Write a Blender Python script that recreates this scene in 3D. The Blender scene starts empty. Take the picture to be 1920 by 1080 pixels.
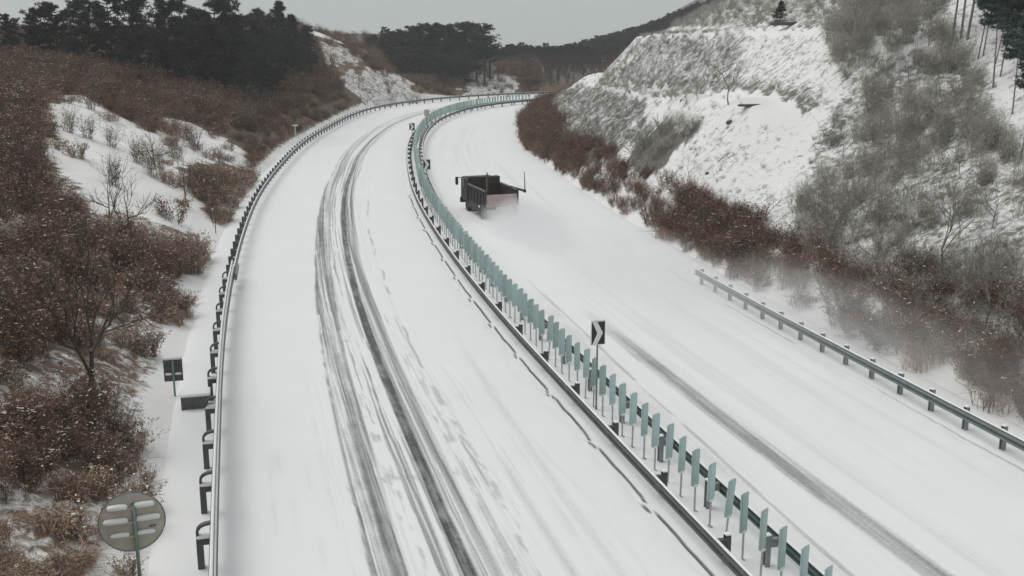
import bpy, math, random
import numpy as np
from mathutils import Vector, Matrix
R = math.radians
sc = bpy.context.scene

# ------------------------------------------------------------------ camera, sky, sun, exposure
PITCH = math.atan(480 / 2000.0)
CAM_H = 12.0
cd = bpy.data.cameras.new("camera")
cd.sensor_width = 36; cd.lens = 37.5; cd.clip_start = 0.1; cd.clip_end = 3000
cam = bpy.data.objects.new("camera", cd); sc.collection.objects.link(cam)
cam.location = (0, 0, CAM_H); cam.rotation_euler = (R(90) - PITCH, 0, 0)
sc.camera = cam

SUN_EL, SUN_AZ = 60.0, -70.0          # azimuth from +Y, clockwise positive
w = bpy.data.worlds.new("World"); sc.world = w; w.use_nodes = True
nt = w.node_tree; nt.nodes.clear()
sky = nt.nodes.new('ShaderNodeTexSky'); sky.sky_type = 'NISHITA'; sky.sun_disc = False
sky.sun_elevation = R(SUN_EL); sky.sun_rotation = R(SUN_AZ)
sky.air_density = 1.0; sky.dust_density = 6.0; sky.ozone_density = 1.0
hs = nt.nodes.new('ShaderNodeHueSaturation'); hs.inputs['Saturation'].default_value = 0.12
# overcast: the cloud layer evens the clear-sky gradient out
mixw = nt.nodes.new('ShaderNodeMixRGB'); mixw.inputs[0].default_value = 0.80
mixw.inputs[2].default_value = (5.15, 5.50, 5.50, 1)
bg = nt.nodes.new('ShaderNodeBackground'); bg.inputs[1].default_value = 0.10
wo = nt.nodes.new('ShaderNodeOutputWorld')
tcw = nt.nodes.new('ShaderNodeTexCoord'); va = nt.nodes.new('ShaderNodeVectorMath'); va.operation = 'ADD'; va.inputs[1].default_value = (0, 0, .06)
nt.links.new(tcw.outputs['Generated'], va.inputs[0]); nt.links.new(va.outputs[0], sky.inputs['Vector'])
nt.links.new(sky.outputs[0], hs.inputs['Color']); nt.links.new(hs.outputs[0], mixw.inputs[1])
nt.links.new(mixw.outputs[0], bg.inputs[0]); nt.links.new(bg.outputs[0], wo.inputs[0])
sl = bpy.data.lights.new("sun", 'SUN'); sl.energy = 1.35; sl.angle = R(45); sl.color = (1.0, 0.955, 0.905)
sun = bpy.data.objects.new("sun", sl); sc.collection.objects.link(sun)
az = R(SUN_AZ); el = R(SUN_EL)
sdir = Vector((math.sin(az) * math.cos(el), math.cos(az) * math.cos(el), math.sin(el)))
sun.rotation_euler = (-sdir).to_track_quat('-Z', 'Y').to_euler(); sun.location = (0, 0, 60)
sc.view_settings.view_transform = 'Standard'; sc.view_settings.look = 'None'
sc.view_settings.exposure = 0.0; sc.view_settings.gamma = 1.0
sc.cycles.volume_bounces = 4; sc.cycles.volume_step_rate = 2.0; sc.cycles.volume_max_steps = 128

rnd = random.Random(7); nr = np.random.RandomState(11)

# ------------------------------------------------------------------ helpers
def link(o): sc.collection.objects.link(o); return o

def mesh_obj(name, verts, faces, mats, parent=None, midx=None, smooth=False):
    me = bpy.data.meshes.new(name)
    me.from_pydata([tuple(v) for v in verts] if not isinstance(verts, np.ndarray) else verts.tolist(), [], faces if not isinstance(faces, np.ndarray) else faces.tolist())
    for m in (mats if isinstance(mats, (list, tuple)) else [mats]): me.materials.append(m)
    if midx is not None: me.polygons.foreach_set('material_index', np.array(midx, dtype=np.int32))
    if smooth: me.polygons.foreach_set('use_smooth', np.ones(len(me.polygons), dtype=bool))
    me.update()
    o = link(bpy.data.objects.new(name, me))
    if parent is not None: o.parent = parent
    return o

class MB:
    """collects shapes of one part"""
    def __init__(s): s.v = []; s.f = []; s.m = []
    def add(s, vs, fs, mi=0):
        b = len(s.v); s.v += [tuple(p) for p in vs]; s.f += [tuple(b + i for i in f) for f in fs]; s.m += [mi] * len(fs)
    def box(s, c, d, rz=0, mi=0, M=None, bev=0.0):
        x, y, z = (q / 2 for q in d)
        if bev > 0:
            b = min(bev, x * .9, y * .9, z * .9); vs = []; idx = {}
            for sx in (-1, 1):
                for sy in (-1, 1):
                    for sz in (-1, 1):
                        for ax in range(3):
                            p = [sx * (x - b), sy * (y - b), sz * (z - b)]
                            p[ax] = (sx * x, sy * y, sz * z)[ax]
                            idx[(sx, sy, sz, ax)] = len(vs); vs.append(p)
            fs = []
            for ax in range(3):
                o1, o2 = [(1, 2), (2, 0), (0, 1)][ax]
                for sg in (-1, 1):
                    q = []
                    for a, c2 in ((-1, -1), (1, -1), (1, 1), (-1, 1)):
                        k = [0, 0, 0]; k[ax] = sg; k[o1] = a; k[o2] = c2; q.append(idx[tuple(k) + (ax,)])
                    fs.append(q if sg > 0 else q[::-1])
            for ax in range(3):
                o1, o2 = [(1, 2), (2, 0), (0, 1)][ax]
                for a in (-1, 1):
                    for c2 in (-1, 1):
                        k1 = [0, 0, 0]; k1[o1] = a; k1[o2] = c2; k1[ax] = -1; k2 = list(k1); k2[ax] = 1
                        fs.append([idx[tuple(k1) + (o1,)], idx[tuple(k2) + (o1,)], idx[tuple(k2) + (o2,)], idx[tuple(k1) + (o2,)]])
            for sx in (-1, 1):
                for sy in (-1, 1):
                    for sz in (-1, 1): fs.append([idx[(sx, sy, sz, 0)], idx[(sx, sy, sz, 1)], idx[(sx, sy, sz, 2)]])
        else:
            vs = [(a, b2, c2) for a in (-x, x) for b2 in (-y, y) for c2 in (-z, z)]
            fs = [(0, 1, 3, 2), (4, 6, 7, 5), (0, 4, 5, 1), (2, 3, 7, 6), (0, 2, 6, 4), (1, 5, 7, 3)]
        Mr = (M if M is not None else Matrix.Rotation(rz, 3, 'Z'))
        vs = [Vector(c) + Mr @ Vector(p) for p in vs]
        s.add(vs, fs, mi); return s
    def tube(s, pts, rad, n=6, mi=0, cap=True):
        pts = [Vector(p) for p in pts]
        if not isinstance(rad, (list, tuple)): rad = [rad] * len(pts)
        b = len(s.v)
        for i, p in enumerate(pts):
            t = (pts[min(i + 1, len(pts) - 1)] - pts[max(i - 1, 0)])
            t = t.normalized() if t.length > 1e-9 else Vector((0, 0, 1))
            a = t.cross(Vector((0, 0, 1)) if abs(t.z) < .9 else Vector((1, 0, 0))).normalized(); c = t.cross(a)
            for k in range(n):
                q = 2 * math.pi * k / n; s.v.append(tuple(p + (a * math.cos(q) + c * math.sin(q)) * rad[i]))
        for i in range(len(pts) - 1):
            for k in range(n):
                s.f.append((b + i * n + k, b + i * n + (k + 1) % n, b + (i + 1) * n + (k + 1) % n, b + (i + 1) * n + k)); s.m.append(mi)
        if cap:
            s.f.append(tuple(b + k for k in range(n))[::-1]); s.m.append(mi)
            e = b + (len(pts) - 1) * n; s.f.append(tuple(e + k for k in range(n))); s.m.append(mi)
        return s
    def build(s, name, mats, parent=None, smooth=False):
        return mesh_obj(name, s.v, s.f, mats, parent, s.m, smooth)

def tag(o, label=None, cat=None, group=None, kind=None):
    if label: o['label'] = label
    if cat: o['category'] = cat
    if group: o['group'] = group
    if kind: o['kind'] = kind
    return o
def empty(name, loc=(0, 0, 0), rz=0):
    o = link(bpy.data.objects.new(name, None)); o.location = loc; o.rotation_euler = (0, 0, rz); o.empty_display_size = .2; return o
def copy_tree(o, parent=None):
    c = o.copy(); link(c)
    if parent is not None: c.parent = parent
    for ch in list(o.children): copy_tree(ch, c)
    return c

# ------------------------------------------------------------------ value noise
_tab = nr.rand(256, 256)
def vnoise(x, y):
    x = np.asarray(x, float); y = np.asarray(y, float)
    xi = np.floor(x).astype(int); yi = np.floor(y).astype(int); fx = x - xi; fy = y - yi
    fx = fx * fx * (3 - 2 * fx); fy = fy * fy * (3 - 2 * fy)
    a = _tab[xi & 255, yi & 255]; b = _tab[(xi + 1) & 255, yi & 255]; c = _tab[xi & 255, (yi + 1) & 255]; d = _tab[(xi + 1) & 255, (yi + 1) & 255]
    return (a * (1 - fx) + b * fx) * (1 - fy) + (c * (1 - fx) + d * fx) * fy
def fbm(x, y, o=4):
    r = 0; a = .5
    for i in range(o): r = r + a * vnoise(x * 2 ** i + 17 * i, y * 2 ** i + 31 * i); a *= .5
    return r / (1 - .5 ** o)
def sst(x, a, b):
    t = np.clip((np.asarray(x, float) - a) / (b - a), 0, 1); return t * t * (3 - 2 * t)

# ------------------------------------------------------------------ road axis (foot of the median's near rail): s along, d to the right
MP = [(14, -12), (11.4, -2), (9.1, 6), (6.6, 15.2), (5.1, 20.7), (3.8, 25.6), (1.9, 33.2), (.5, 38.5), (-1.7, 48.1), (-3.0, 54.2), (-5.2, 65.6),
      (-7.5, 79.7), (-9.5, 96.9), (-10.8, 111), (-11.5, 126.5), (-11.2, 145), (-8.6, 164), (-3.6, 178), (4, 189), (16, 199), (35, 208), (60, 214)]
def catmull(P, n=20):
    P = np.array(P, float); out = []; Q = np.vstack([2 * P[0] - P[1], P, 2 * P[-1] - P[-2]])
    for i in range(1, len(Q) - 2):
        for t in np.arange(n) / n:
            a, b, c, d = Q[i - 1], Q[i], Q[i + 1], Q[i + 2]
            out.append(.5 * ((2 * b) + (c - a) * t + (2 * a - 5 * b + 4 * c - d) * t * t + (3 * b - a - 3 * c + d) * t ** 3))
    out.append(Q[-2]); return np.array(out)
def resamp(C, st):
    L = np.r_[0, np.cumsum(np.hypot(*np.diff(C, axis=0).T))]; S = np.arange(0, L[-1], st)
    return np.c_[np.interp(S, L, C[:, 0]), np.interp(S, L, C[:, 1])]
AX = resamp(catmull(MP), .5)
_k = np.exp(-.5 * (np.arange(-24, 25) / 10.) ** 2); _k /= _k.sum()
_p = np.vstack([AX[0] + (AX[0] - AX[1]) * np.arange(24, 0, -1)[:, None], AX, AX[-1] + (AX[-1] - AX[-2]) * np.arange(1, 25)[:, None]])
AX = resamp(np.c_[np.convolve(_p[:, 0], _k, 'valid'), np.convolve(_p[:, 1], _k, 'valid')], .5)
TG = np.gradient(AX, axis=0); TG /= np.hypot(*TG.T)[:, None]; NM = np.c_[TG[:, 1], -TG[:, 0]]
SMAX = (len(AX) - 1) * .5
def widen(s, d):                                   # the left carriageway is a little wider round the far bend
    return np.where(d < -2, d * (1 + .30 * sst(s, 145, 205)), d)
def P(s, d, z=0.0):
    s = np.asarray(s, float); d = widen(s, np.asarray(d, float)); i = np.arange(len(AX)) * .5
    ax = np.interp(s, i, AX[:, 0]); ay = np.interp(s, i, AX[:, 1]); nx = np.interp(s, i, NM[:, 0]); ny = np.interp(s, i, NM[:, 1])
    return ax + nx * d, ay + ny * d
def Pv(s, d, z=0.0):
    x, y = P(s, d); return Vector((float(x), float(y), z))
def head(s):                                       # rotation about z that turns +Y to the road's direction
    i = int(np.clip(round(s * 2), 0, len(AX) - 1)); return math.atan2(-TG[i, 0], TG[i, 1])
def sd(x, y):
    x = np.atleast_1d(np.asarray(x, float)).ravel(); y = np.atleast_1d(np.asarray(y, float)).ravel()
    S = np.empty(len(x)); D = np.empty(len(x))
    for a in range(0, len(x), 20000):
        xx = x[a:a + 20000, None]; yy = y[a:a + 20000, None]
        q = (xx - AX[:, 0]) ** 2 + (yy - AX[:, 1]) ** 2; i = q.argmin(1)
        vx = xx[:, 0] - AX[i, 0]; vy = yy[:, 0] - AX[i, 1]
        t = vx * TG[i, 0] + vy * TG[i, 1]; n = vx * NM[i, 0] + vy * NM[i, 1]
        sg = np.where(n >= 0, 1, -1); D[a:a + 20000] = sg * np.sqrt(q[np.arange(len(i)), i]); S[a:a + 20000] = i * .5 + np.clip(t, -1, 1)
    D = np.where(D < -2, D / (1 + .30 * sst(S, 145, 205)), D)
    return S, D

# ------------------------------------------------------------------ terrain height
def terrain(x, y):
    x = np.asarray(x, float); y = np.asarray(y, float); sh = x.shape; X = x.ravel(); Y = y.ravel()
    s, d = sd(X, Y)
    # right side: cut slope with two benches, natural bank nearer
    foot = 13.4 - .9 * sst(Y, 80, 115)
    zn = np.maximum(d - foot, 0); zn = np.where(zn < 26, zn * .60, 15.6 + (zn - 26) * .40)
    z1 = np.interp(Y, [55, 75, 90, 130], [8.0, 7.6, 6.7, 6.0]); z2 = np.interp(Y, [60, 90, 130, 160], [12.15, 12.0, 11.6, 11.2])
    d1, d2 = 20.6, 27.6
    zc = np.where(d < foot, 0, np.where(d < d1, z1 * (d - foot) / (d1 - foot), np.where(d < d1 + 2.2, z1 + .12 * (d - d1) / 2.2,
         np.where(d < d2, z1 + .12 + (z2 - z1 - .12) * (d - d1 - 2.2) / (d2 - d1 - 2.2),
         np.where(d < d2 + 2.4, z2 + .03 * (d - d2), z2 + .1 + (d - d2 - 2.4) * .52)))))
    wc = sst(Y + .12 * X, 62, 74)
    zr = zn * (1 - wc) + zc * wc
    zr = np.where(zr > 34, 34 + (zr - 34) * .1, zr)
    # left side
    e = np.maximum(-d - 12.4, 0)
    wy = sst(Y, 172, 200)
    A = 11 * (1 - wy) + wy * (4.6 + 6.4 * sst(-X, 18, 38))
    B = np.interp(Y, [20, 45, 60, 140, 165], [26, 24, 20, 18, 11])
    zl = A * (1 - np.exp(-e / B)) - .25 * np.exp(-((e - 1.2) / 1.0) ** 2) * sst(e, 0, .8)
    zl += 4.0 * np.exp(-((X + 34) ** 2 + (Y - 192) ** 2) / 260.)
    z = np.where(d > 0, zr, zl)
    # natural unevenness away from the road
    off = np.where(d > 0, d - foot, e)
    amp = sst(off, .2, 5) * np.where((d > 0), .35 - .22 * wc, .9)
    z = z + amp * (fbm(X * .16, Y * .16, 4) - .5) * 1.6 + sst(off, .1, 2) * (fbm(X * .9, Y * .9, 3) - .5) * .22
    # far wooded ridge
    rz = np.interp(X, [-200, -30, 5, 27, 46, 72, 102, 160], [3, 2, -1.5, 4.0, 9.0, 19, 35, 50])
    ridge = rz * sst(Y, 285, 370)
    z = np.maximum(z * (1 - .75 * sst(Y, 262, 330) * (X > -60)), ridge - 6 * (1 - sst(Y, 285, 370)))
    bed = (1 - sst(-d, 12.2, 13.3)) * (1 - sst(d, foot - .7, foot + .3))
    z = z * (1 - bed) - .22 * bed
    return z.reshape(sh)

CT, ST = math.cos(PITCH), math.sin(PITCH)
def proj(X, Y, Z):                                 # picture position (of 1920 x 1080) used only to say where on the real slopes each cover grows
    Zc = Z - CAM_H; f = Y * CT - Zc * ST; up = Y * ST + Zc * CT; f = np.where(f > .5, f, .5)
    return 960 + 2000 * X / f, 540 - 2000 * up / f
def at(u, Y):                                      # x on the sight line over plan distance Y for ground near horizon rows
    return (u - 960) / 2000. * Y * 1.0
def ray(u, v):
    a = (u - 960) / 2000.; b = (540 - v) / 2000.
    return np.array([a, CT + b * ST, -ST + b * CT])
def gp(u, v, z=0):
    r = ray(u, v); t = (z - CAM_H) / r[2]; return r[0] * t, r[1] * t
def at_depth(u, v, Y):
    r = ray(u, v); t = Y / r[1]; return r[0] * t, Y, CAM_H + r[2] * t
def inpoly(u, v, poly):
    r = np.zeros(np.shape(u), bool); n = len(poly); j = n - 1
    for i in range(n):
        xi, yi = poly[i]; xj, yj = poly[j]
        c = ((yi > v) != (yj > v)) & (u < (xj - xi) * (v - yi) / ((yj - yi) + 1e-9) + xi); r ^= c; j = i
    return r
SNOWL = [(70, 190), (150, 175), (200, 205), (290, 250), (300, 215), (345, 225), (400, 250), (470, 290), (450, 310), (380, 300), (335, 330), (390, 390), (400, 440), (330, 430), (250, 400), (180, 400), (130, 330), (60, 275), (80, 250), (120, 275)]
LATT_A = [(635, 130), (760, 135), (800, 190), (700, 205), (640, 160)]
LATT_B = [(860, 175), (880, 120), (940, 115), (975, 150), (975, 178)]
LATT_C = [(600, 80), (640, 85), (690, 110), (690, 125), (610, 125)]
SNOWHILL = [(560, 35), (640, 40), (700, 85), (690, 100), (620, 72), (575, 62)]
ROCKR = [(1010, 190), (1090, 160), (1215, 190), (1225, 200), (1195, 260), (1120, 300), (1060, 320), (1010, 270)]
ROCKR2 = [(1115, 165), (1205, 68), (1300, 60), (1395, 62), (1370, 130), (1310, 185), (1215, 186)]
GREENBAND = [(1190, 325), (1195, 270), (1240, 240), (1325, 236), (1270, 290), (1225, 330)]
GREY = [(1590, -40), (1545, 100), (1610, 190), (1545, 240), (1530, 330), (1485, 400), (1490, 470), (1600, 530), (1750, 640), (1920, 780), (2100, 850), (2300, 400), (1930, 330), (1880, 260), (1850, 150), (1770, 60), (1770, -40)]

# ------------------------------------------------------------------ materials
def newmat(name):
    m = bpy.data.materials.new(name); m.use_nodes = True
    n = m.node_tree; b = n.nodes['Principled BSDF']; return m, n, b
def N(n, t, **kw):
    k = n.nodes.new(t)
    for a, v in kw.items(): setattr(k, a, v)
    return k
def ramp(n, src, stops, out=True):
    r = N(n, 'ShaderNodeValToRGB'); el_ = r.color_ramp.elements
    while len(el_) < len(stops): el_.new(.5)
    for e_, (p_, c_) in zip(el_, stops):
        e_.position = p_; e_.color = (c_ if len(c_) == 4 else tuple(c_) + (1,))
    n.links.new(src, r.inputs[0]); return r.outputs[0]
def g(v): return (v, v, v)
def noise(n, scale, detail=4, rough=.6, vec=None, dist=0):
    t = N(n, 'ShaderNodeTexNoise'); t.inputs['Scale'].default_value = scale; t.inputs['Detail'].default_value = detail
    t.inputs['Roughness'].default_value = rough; t.inputs['Distortion'].default_value = dist
    if vec is not None: n.links.new(vec, t.inputs['Vector'])
    return t.outputs['Fac']
def mix(n, fac, a, b, bt='MIX'):
    m = N(n, 'ShaderNodeMixRGB', blend_type=bt)
    for i, v in ((0, fac), (1, a), (2, b)):
        if isinstance(v, (int, float)): m.inputs[i].default_value = v
        elif isinstance(v, tuple): m.inputs[i].default_value = v if len(v) == 4 else v + (1,)
        else: n.links.new(v, m.inputs[i])
    return m.outputs[0]
def math_(n, op, a, b=0.0, c=None):
    m = N(n, 'ShaderNodeMath', operation=op)
    for i, v in enumerate((a, b) if c is None else (a, b, c)):
        if isinstance(v, (int, float)): m.inputs[i].default_value = v
        else: n.links.new(v, m.inputs[i])
    return m.outputs[0]
def bump(n, b, h, st, dist=.05):
    k = N(n, 'ShaderNodeBump'); k.inputs['Strength'].default_value = st; k.inputs['Distance'].default_value = dist
    n.links.new(h, k.inputs['Height']); n.links.new(k.outputs[0], b.inputs['Normal'])
def plain(name, col, rough=.6, metal=0, var=.25, scale=6, bumpst=0, rand=0.0):
    m, n, b = newmat(name)
    tc = N(n, 'ShaderNodeTexCoord'); f = noise(n, scale, 5, .65, tc.outputs['Object'])
    lo = tuple(c * (1 - var) for c in col); hi = tuple(min(1, c * (1 + var)) for c in col)
    c = ramp(n, f, [(.3, lo), (.7, hi)])
    if rand:
        oi = N(n, 'ShaderNodeObjectInfo'); h = N(n, 'ShaderNodeHueSaturation')
        mr = N(n, 'ShaderNodeMapRange'); n.links.new(oi.outputs['Random'], mr.inputs[0])
        mr.inputs[3].default_value = 1 - rand; mr.inputs[4].default_value = 1 + rand
        n.links.new(mr.outputs[0], h.inputs['Value']); n.links.new(c, h.inputs['Color']); c = h.outputs[0]
    n.links.new(c, b.inputs['Base Color']); b.inputs['Roughness'].default_value = rough; b.inputs['Metallic'].default_value = metal
    if bumpst: bump(n, b, f, bumpst, .02)
    return m

# road: rolled snow with slush in the wheel tracks (attribute track = how far the snow is worn off there)
def road_material():
    m, n, b = newmat("packed_snow_road")
    uv = N(n, 'ShaderNodeUVMap'); uv.uv_map = 'along'
    mp = N(n, 'ShaderNodeMapping'); mp.inputs['Scale'].default_value = (.10, 9, 1); n.links.new(uv.outputs[0], mp.inputs[0])
    streak = noise(n, 1.6, 6, .7, mp.outputs[0])
    tc = N(n, 'ShaderNodeTexCoord')
    fine = noise(n, 9, 6, .7, tc.outputs['Object']); big = noise(n, .25, 3, .5, tc.outputs['Object'])
    at_ = N(n, 'ShaderNodeAttribute', attribute_name='track')
    k = math_(n, 'ADD', at_.outputs['Fac'], math_(n, 'MULTIPLY', math_(n, 'SUBTRACT', streak, .5), .5))
    k = math_(n, 'ADD', k, math_(n, 'MULTIPLY', math_(n, 'SUBTRACT', fine, .5), .45))
    k2 = math_(n, 'MULTIPLY', k, math_(n, 'MINIMUM', math_(n, 'MULTIPLY', at_.outputs['Fac'], 6.0), 1.0))
    snow = mix(n, big, (.74, .755, .765), (.80, .81, .815))
    c = ramp(n, k2, [(0.0, g(0)), (.2, g(.15)), (.6, g(.62)), (1, g(1))])
    col = mix(n, c, snow, (.042, .044, .05))
    n.links.new(col, b.inputs['Base Color'])
    n.links.new(ramp(n, c, [(0, g(.75)), (1, g(.45))]), b.inputs['Roughness'])
    h = math_(n, 'ADD', math_(n, 'MULTIPLY', fine, .35), math_(n, 'MULTIPLY', math_(n, 'MULTIPLY', streak, at_.outputs['Fac']), 1.4))
    bump(n, b, h, .35, .04); return m

def terrain_material():
    m, n, b = newmat("snowy_ground")
    tc = N(n, 'ShaderNodeTexCoord'); V = tc.outputs['Object']
    cov = N(n, 'ShaderNodeAttribute', attribute_name='cover').outputs['Fac']
    ton = N(n, 'ShaderNodeAttribute', attribute_name='tone').outputs['Fac']
    rock = N(n, 'ShaderNodeAttribute', attribute_name='rocky').outputs['Fac']
    n1 = noise(n, 2.2, 6, .72, V, .6); n2 = noise(n, .5, 4, .6, V)
    nn = math_(n, 'ADD', math_(n, 'MULTIPLY', n1, .75), math_(n, 'MULTIPLY', n2, .25))
    th = math_(n, 'SUBTRACT', nn, math_(n, 'SUBTRACT', .80, math_(n, 'MULTIPLY', cov, .55)))
    fac = ramp(n, math_(n, 'ADD', math_(n, 'MULTIPLY', th, 7.0), .5), [(.0, g(0)), (1, g(1))])
    brown = mix(n, n1, (.065, .04, .027), (.22, .15, .105)); grey = mix(n, n1, (.06, .06, .053), (.19, .18, .16))
    lit = mix(n, ton, brown, grey)
    snow = mix(n, n2, (.76, .755, .75), (.83, .83, .825))
    col = mix(n, fac, snow, lit)
    n.links.new(col, b.inputs['Base Color']); b.inputs['Roughness'].default_value = .85
    h = math_(n, 'ADD', math_(n, 'MULTIPLY', n1, .8), math_(n, 'MULTIPLY', noise(n, 12, 5, .7, V), .25))
    h = math_(n, 'MULTIPLY', h, math_(n, 'ADD', .55, math_(n, 'MULTIPLY', rock, 2.0)))
    bump(n, b, h, .7, .22); return m

M_snow = plain("snow", (.80, .81, .81), .75, var=.03, scale=8, bumpst=.3)
M_road = road_material(); M_ter = terrain_material()
M_galv = plain("galvanised_steel", (.20, .215, .22), .5, .35, .15, 5)
M_dark = plain("dark_painted_steel", (.075, .08, .085), .55, .1, .25, 4)
M_midrail = plain("dark_rail_steel", (.085, .085, .092), .5, .2, .25, 3)  # dark steel of the median's left beam and its splice plates
M_teal = plain("dark_teal_rail", (.06, .10, .10), .5, .1, .2, 3)
M_rrail = plain("grey_green_rail", (.16, .185, .19), .5, .1, .2, 3)
M_panel = plain("faded_green_plastic", (.44, .565, .56), .6, 0, .12, 3, rand=.16)
M_post = plain("grey_post_paint", (.24, .25, .26), .5, .1, .2, 4)
M_black = plain("black_board", (.018, .02, .022), .55, 0, .2, 5)
M_white = plain("white_reflective", (.78, .78, .77), .5, 0, .05, 5)
M_signback = plain("grey_aluminium_back", (.46, .42, .36), .55, .1, .15, 2)
M_greenpost = plain("green_grey_post", (.17, .24, .20), .5, .1, .2, 4)
M_bark = plain("dark_bark", (.055, .042, .034), .9, 0, .4, 9, .4)
M_greybark = plain("grey_bark", (.19, .18, .165), .9, 0, .35, 9, .4)
M_pine = plain("pine_needles", (.030, .044, .032), .8, 0, .5, 3, rand=.2)
M_pinedark = plain("dark_conifer_needles", (.024, .032, .027), .85, 0, .4, 3, rand=.2)
M_pineblue = plain("bluish_pine_needles", (.055, .085, .078), .8, 0, .35, 3, rand=.2)
M_twigb = plain("brown_twig", (.122, .076, .053), .9, 0, .45, 2.0, rand=.35)
M_leafb = plain("withered_brown_leaf", (.190, .112, .072), .85, 0, .5, 1.6, rand=.4)
M_straw = plain("pale_straw", (.38, .285, .215), .85, 0, .35, 1.8, rand=.25)
M_twigg = plain("grey_twig", (.37, .355, .325), .9, 0, .45, 2.0, rand=.3)
M_leafg = plain("dull_olive_leaf", (.16, .155, .11), .85, 0, .4, 2, rand=.3)
M_twigr = plain("reddish_brush_twig", (.115, .066, .050), .9, 0, .4, 2, rand=.3)
M_rock = plain("dark_stone", (.09, .085, .08), .9, 0, .35, 5, .5)
M_conc = plain("weathered_concrete", (.10, .10, .10), .85, 0, .25, 4, .3)

# ------------------------------------------------------------------ the road sheet (both carriageways, median and verges as one snow-covered surface)
def tube_track(s, pts):                            # interpolate offset along s
    pts = sorted(pts); return np.interp(s, [p[0] for p in pts], [p[1] for p in pts])
def build_road():
    ss = [10.0]
    while ss[-1] < SMAX - 6: ss.append(ss[-1] + (0.30 if ss[-1] < 75 else 0.30 + (ss[-1] - 75) * .012))
    ss = np.array(ss)
    dd = np.unique(np.round(np.concatenate([np.arange(-13.2, -8.2, .25), np.arange(-8.2, -3.0, .045), np.arange(-3.0, -.5, .1), np.arange(-.5, 0, .025), np.arange(0, 1.0, .1), np.arange(1.0, 6.2, .07), np.arange(6.2, 10.6, .2), np.arange(10.6, 11.1, .04), np.arange(11.1, 14.4, .25)]), 3))
    S, D = np.meshgrid(ss, dd, indexing='ij')
    T = np.zeros_like(S); H = np.zeros_like(S)
    wob = (fbm(S * .10, S * 0 + 3.3, 3) - .5)
    wp = (fbm(S * .13, D * .8, 3) - .5) * .20 + (fbm(S * .8 + 4, D * 3, 2) - .5) * .035
    st = sst(.55 * vnoise((D + wp) * 11, S * .045) + .45 * vnoise((D + wp) * 22 + 9, S * .10), .25, .75); st2 = sst(vnoise((D + wp) * 27 + 5, S * .14), .2, .8); clump = fbm(D * 2.2, S * .7, 3); cl2 = fbm(D * 5, S * 1.6, 3)
    def band(cen, half, soft): return 1 - sst(np.abs(D - cen), half - soft, half + soft)
    c = tube_track(S, [(10, -7.28), (40, -7.22), (52, -7.05), (65, -6.8), (78, -6.5), (92, -6.3), (118, -6.1), (157, -5.5), (210, -5.2)]) + wob * .12
    fd = 1 - .45 * sst(S, 85, 150)
    T = np.maximum(T, band(c, .43, .05) * (.44 + .50 * (st - .5) + .34 * (st2 - .5) + .30 * (cl2 - .5)) * fd)
    T = np.maximum(T, band(c - .42, .05, .05) * .62 * sst(clump, .38, .5) * fd)
    c = tube_track(S, [(10, -5.5), (40, -5.5), (52, -5.45), (60, -5.4), (78, -5.25), (92, -5.1), (118, -4.9), (165, -4.4), (210, -4.2)]) + wob * .12
    T = np.maximum(T, band(c, .17, .05) * (1.0 + .30 * (st - .5) + .55 * (cl2 - .5) + .3 * (clump - .5)) * fd)                       # dark core
    T = np.maximum(T, band(c + .42, .30, .08) * (.46 + .5 * (st - .5) + .3 * (st2 - .5)) * fd)
    T = np.maximum(T, band(c - .58, .42, .10) * sst(.7 * st + .3 * st2, .42, .85) * .62 * fd); T = np.maximum(T, band(c, 1.9, .5) * sst(st2, .7, 1.0) * .13 * fd)
    T = np.maximum(T, band(c - 1.0, .16, .10) * sst(cl2, .52, .75) * .35 * (S < 75))
    c = tube_track(S, [(10, -4.1), (42, -4.05), (57, -3.9), (66, -3.75), (77, -3.75), (91, -3.4), (118, -3.2)]) + (fbm(S * .35, S * 0 + 8, 3) - .5) * .34
    T = np.maximum(T, band(c, .05, .035) * .62 * sst(fbm(S * .28, S * 0 + 1, 2), .36, .5) * (S < 112) * .72)
    T = np.maximum(T, band(c - .35, .22, .12) * sst(st * .5 + cl2 * .5, .5, .68) * .34 * (S < 60))
    T = np.maximum(T, band(c + .1, .13, .10) * .35 * sst(cl2, .45, .6) * (S < 50))
    c = tube_track(S, [(10, -2.05), (43, -2.2), (57, -2.0)]) + wob * .2
    T = np.maximum(T, band(c, .16, .14) * .17 * (1 - sst(S, 50, 62)))
    T = np.maximum(T, band(tube_track(S, [(10, -3.15), (45, -3.22)]) + wob * .2, .14, .10) * .22 * (1 - sst(S, 41, 46)))
    for dc, hw, S1 in ((-2.9, 1.5, 62), (-9.3, 1.6, 60)): T = np.maximum(T, band(dc, hw, .5) * sst(st2 * .6 + clump * .4, .55, .85) * .13 * (1 - sst(S, S1 - 15, S1)))
    # broken crust line in front of the median rail
    fr = np.mod(S * .22 + .3, 1); c = -.22 - .13 * sst(fr, .80, .84) * (1 - sst(fr, .90, .99)) + (vnoise(S * 1.2, S * 0 + 2) - .5) * .04
    T = np.maximum(T, band(c, .03, .03) * 1.0 * (S < 95))
    H += .045 * (D > c) * (D < .8) * (S < 140)
    # right carriageway
    c = tube_track(S, [(10, 4.85), (34, 4.75), (43, 4.5), (49, 4.45), (60, 4.3)]) + wob * .15; f2 = 1 - sst(S, 50, 62)
    T = np.maximum(T, band(c, .34, .20) * (.50 + .3 * (clump - .5) + .25 * (st - .5)) * f2)
    T = np.maximum(T, band(c - .34, .05, .04) * .42 * f2 * sst(clump, .35, .5)); T = np.maximum(T, band(c + .1, .09, .06) * .45 * f2 * (1 - sst(S, 40, 50)))
    c = tube_track(S, [(10, 2.8), (35, 2.85), (42, 2.97), (54, 3.2), (70, 3.2)]) + wob * .1
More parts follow.
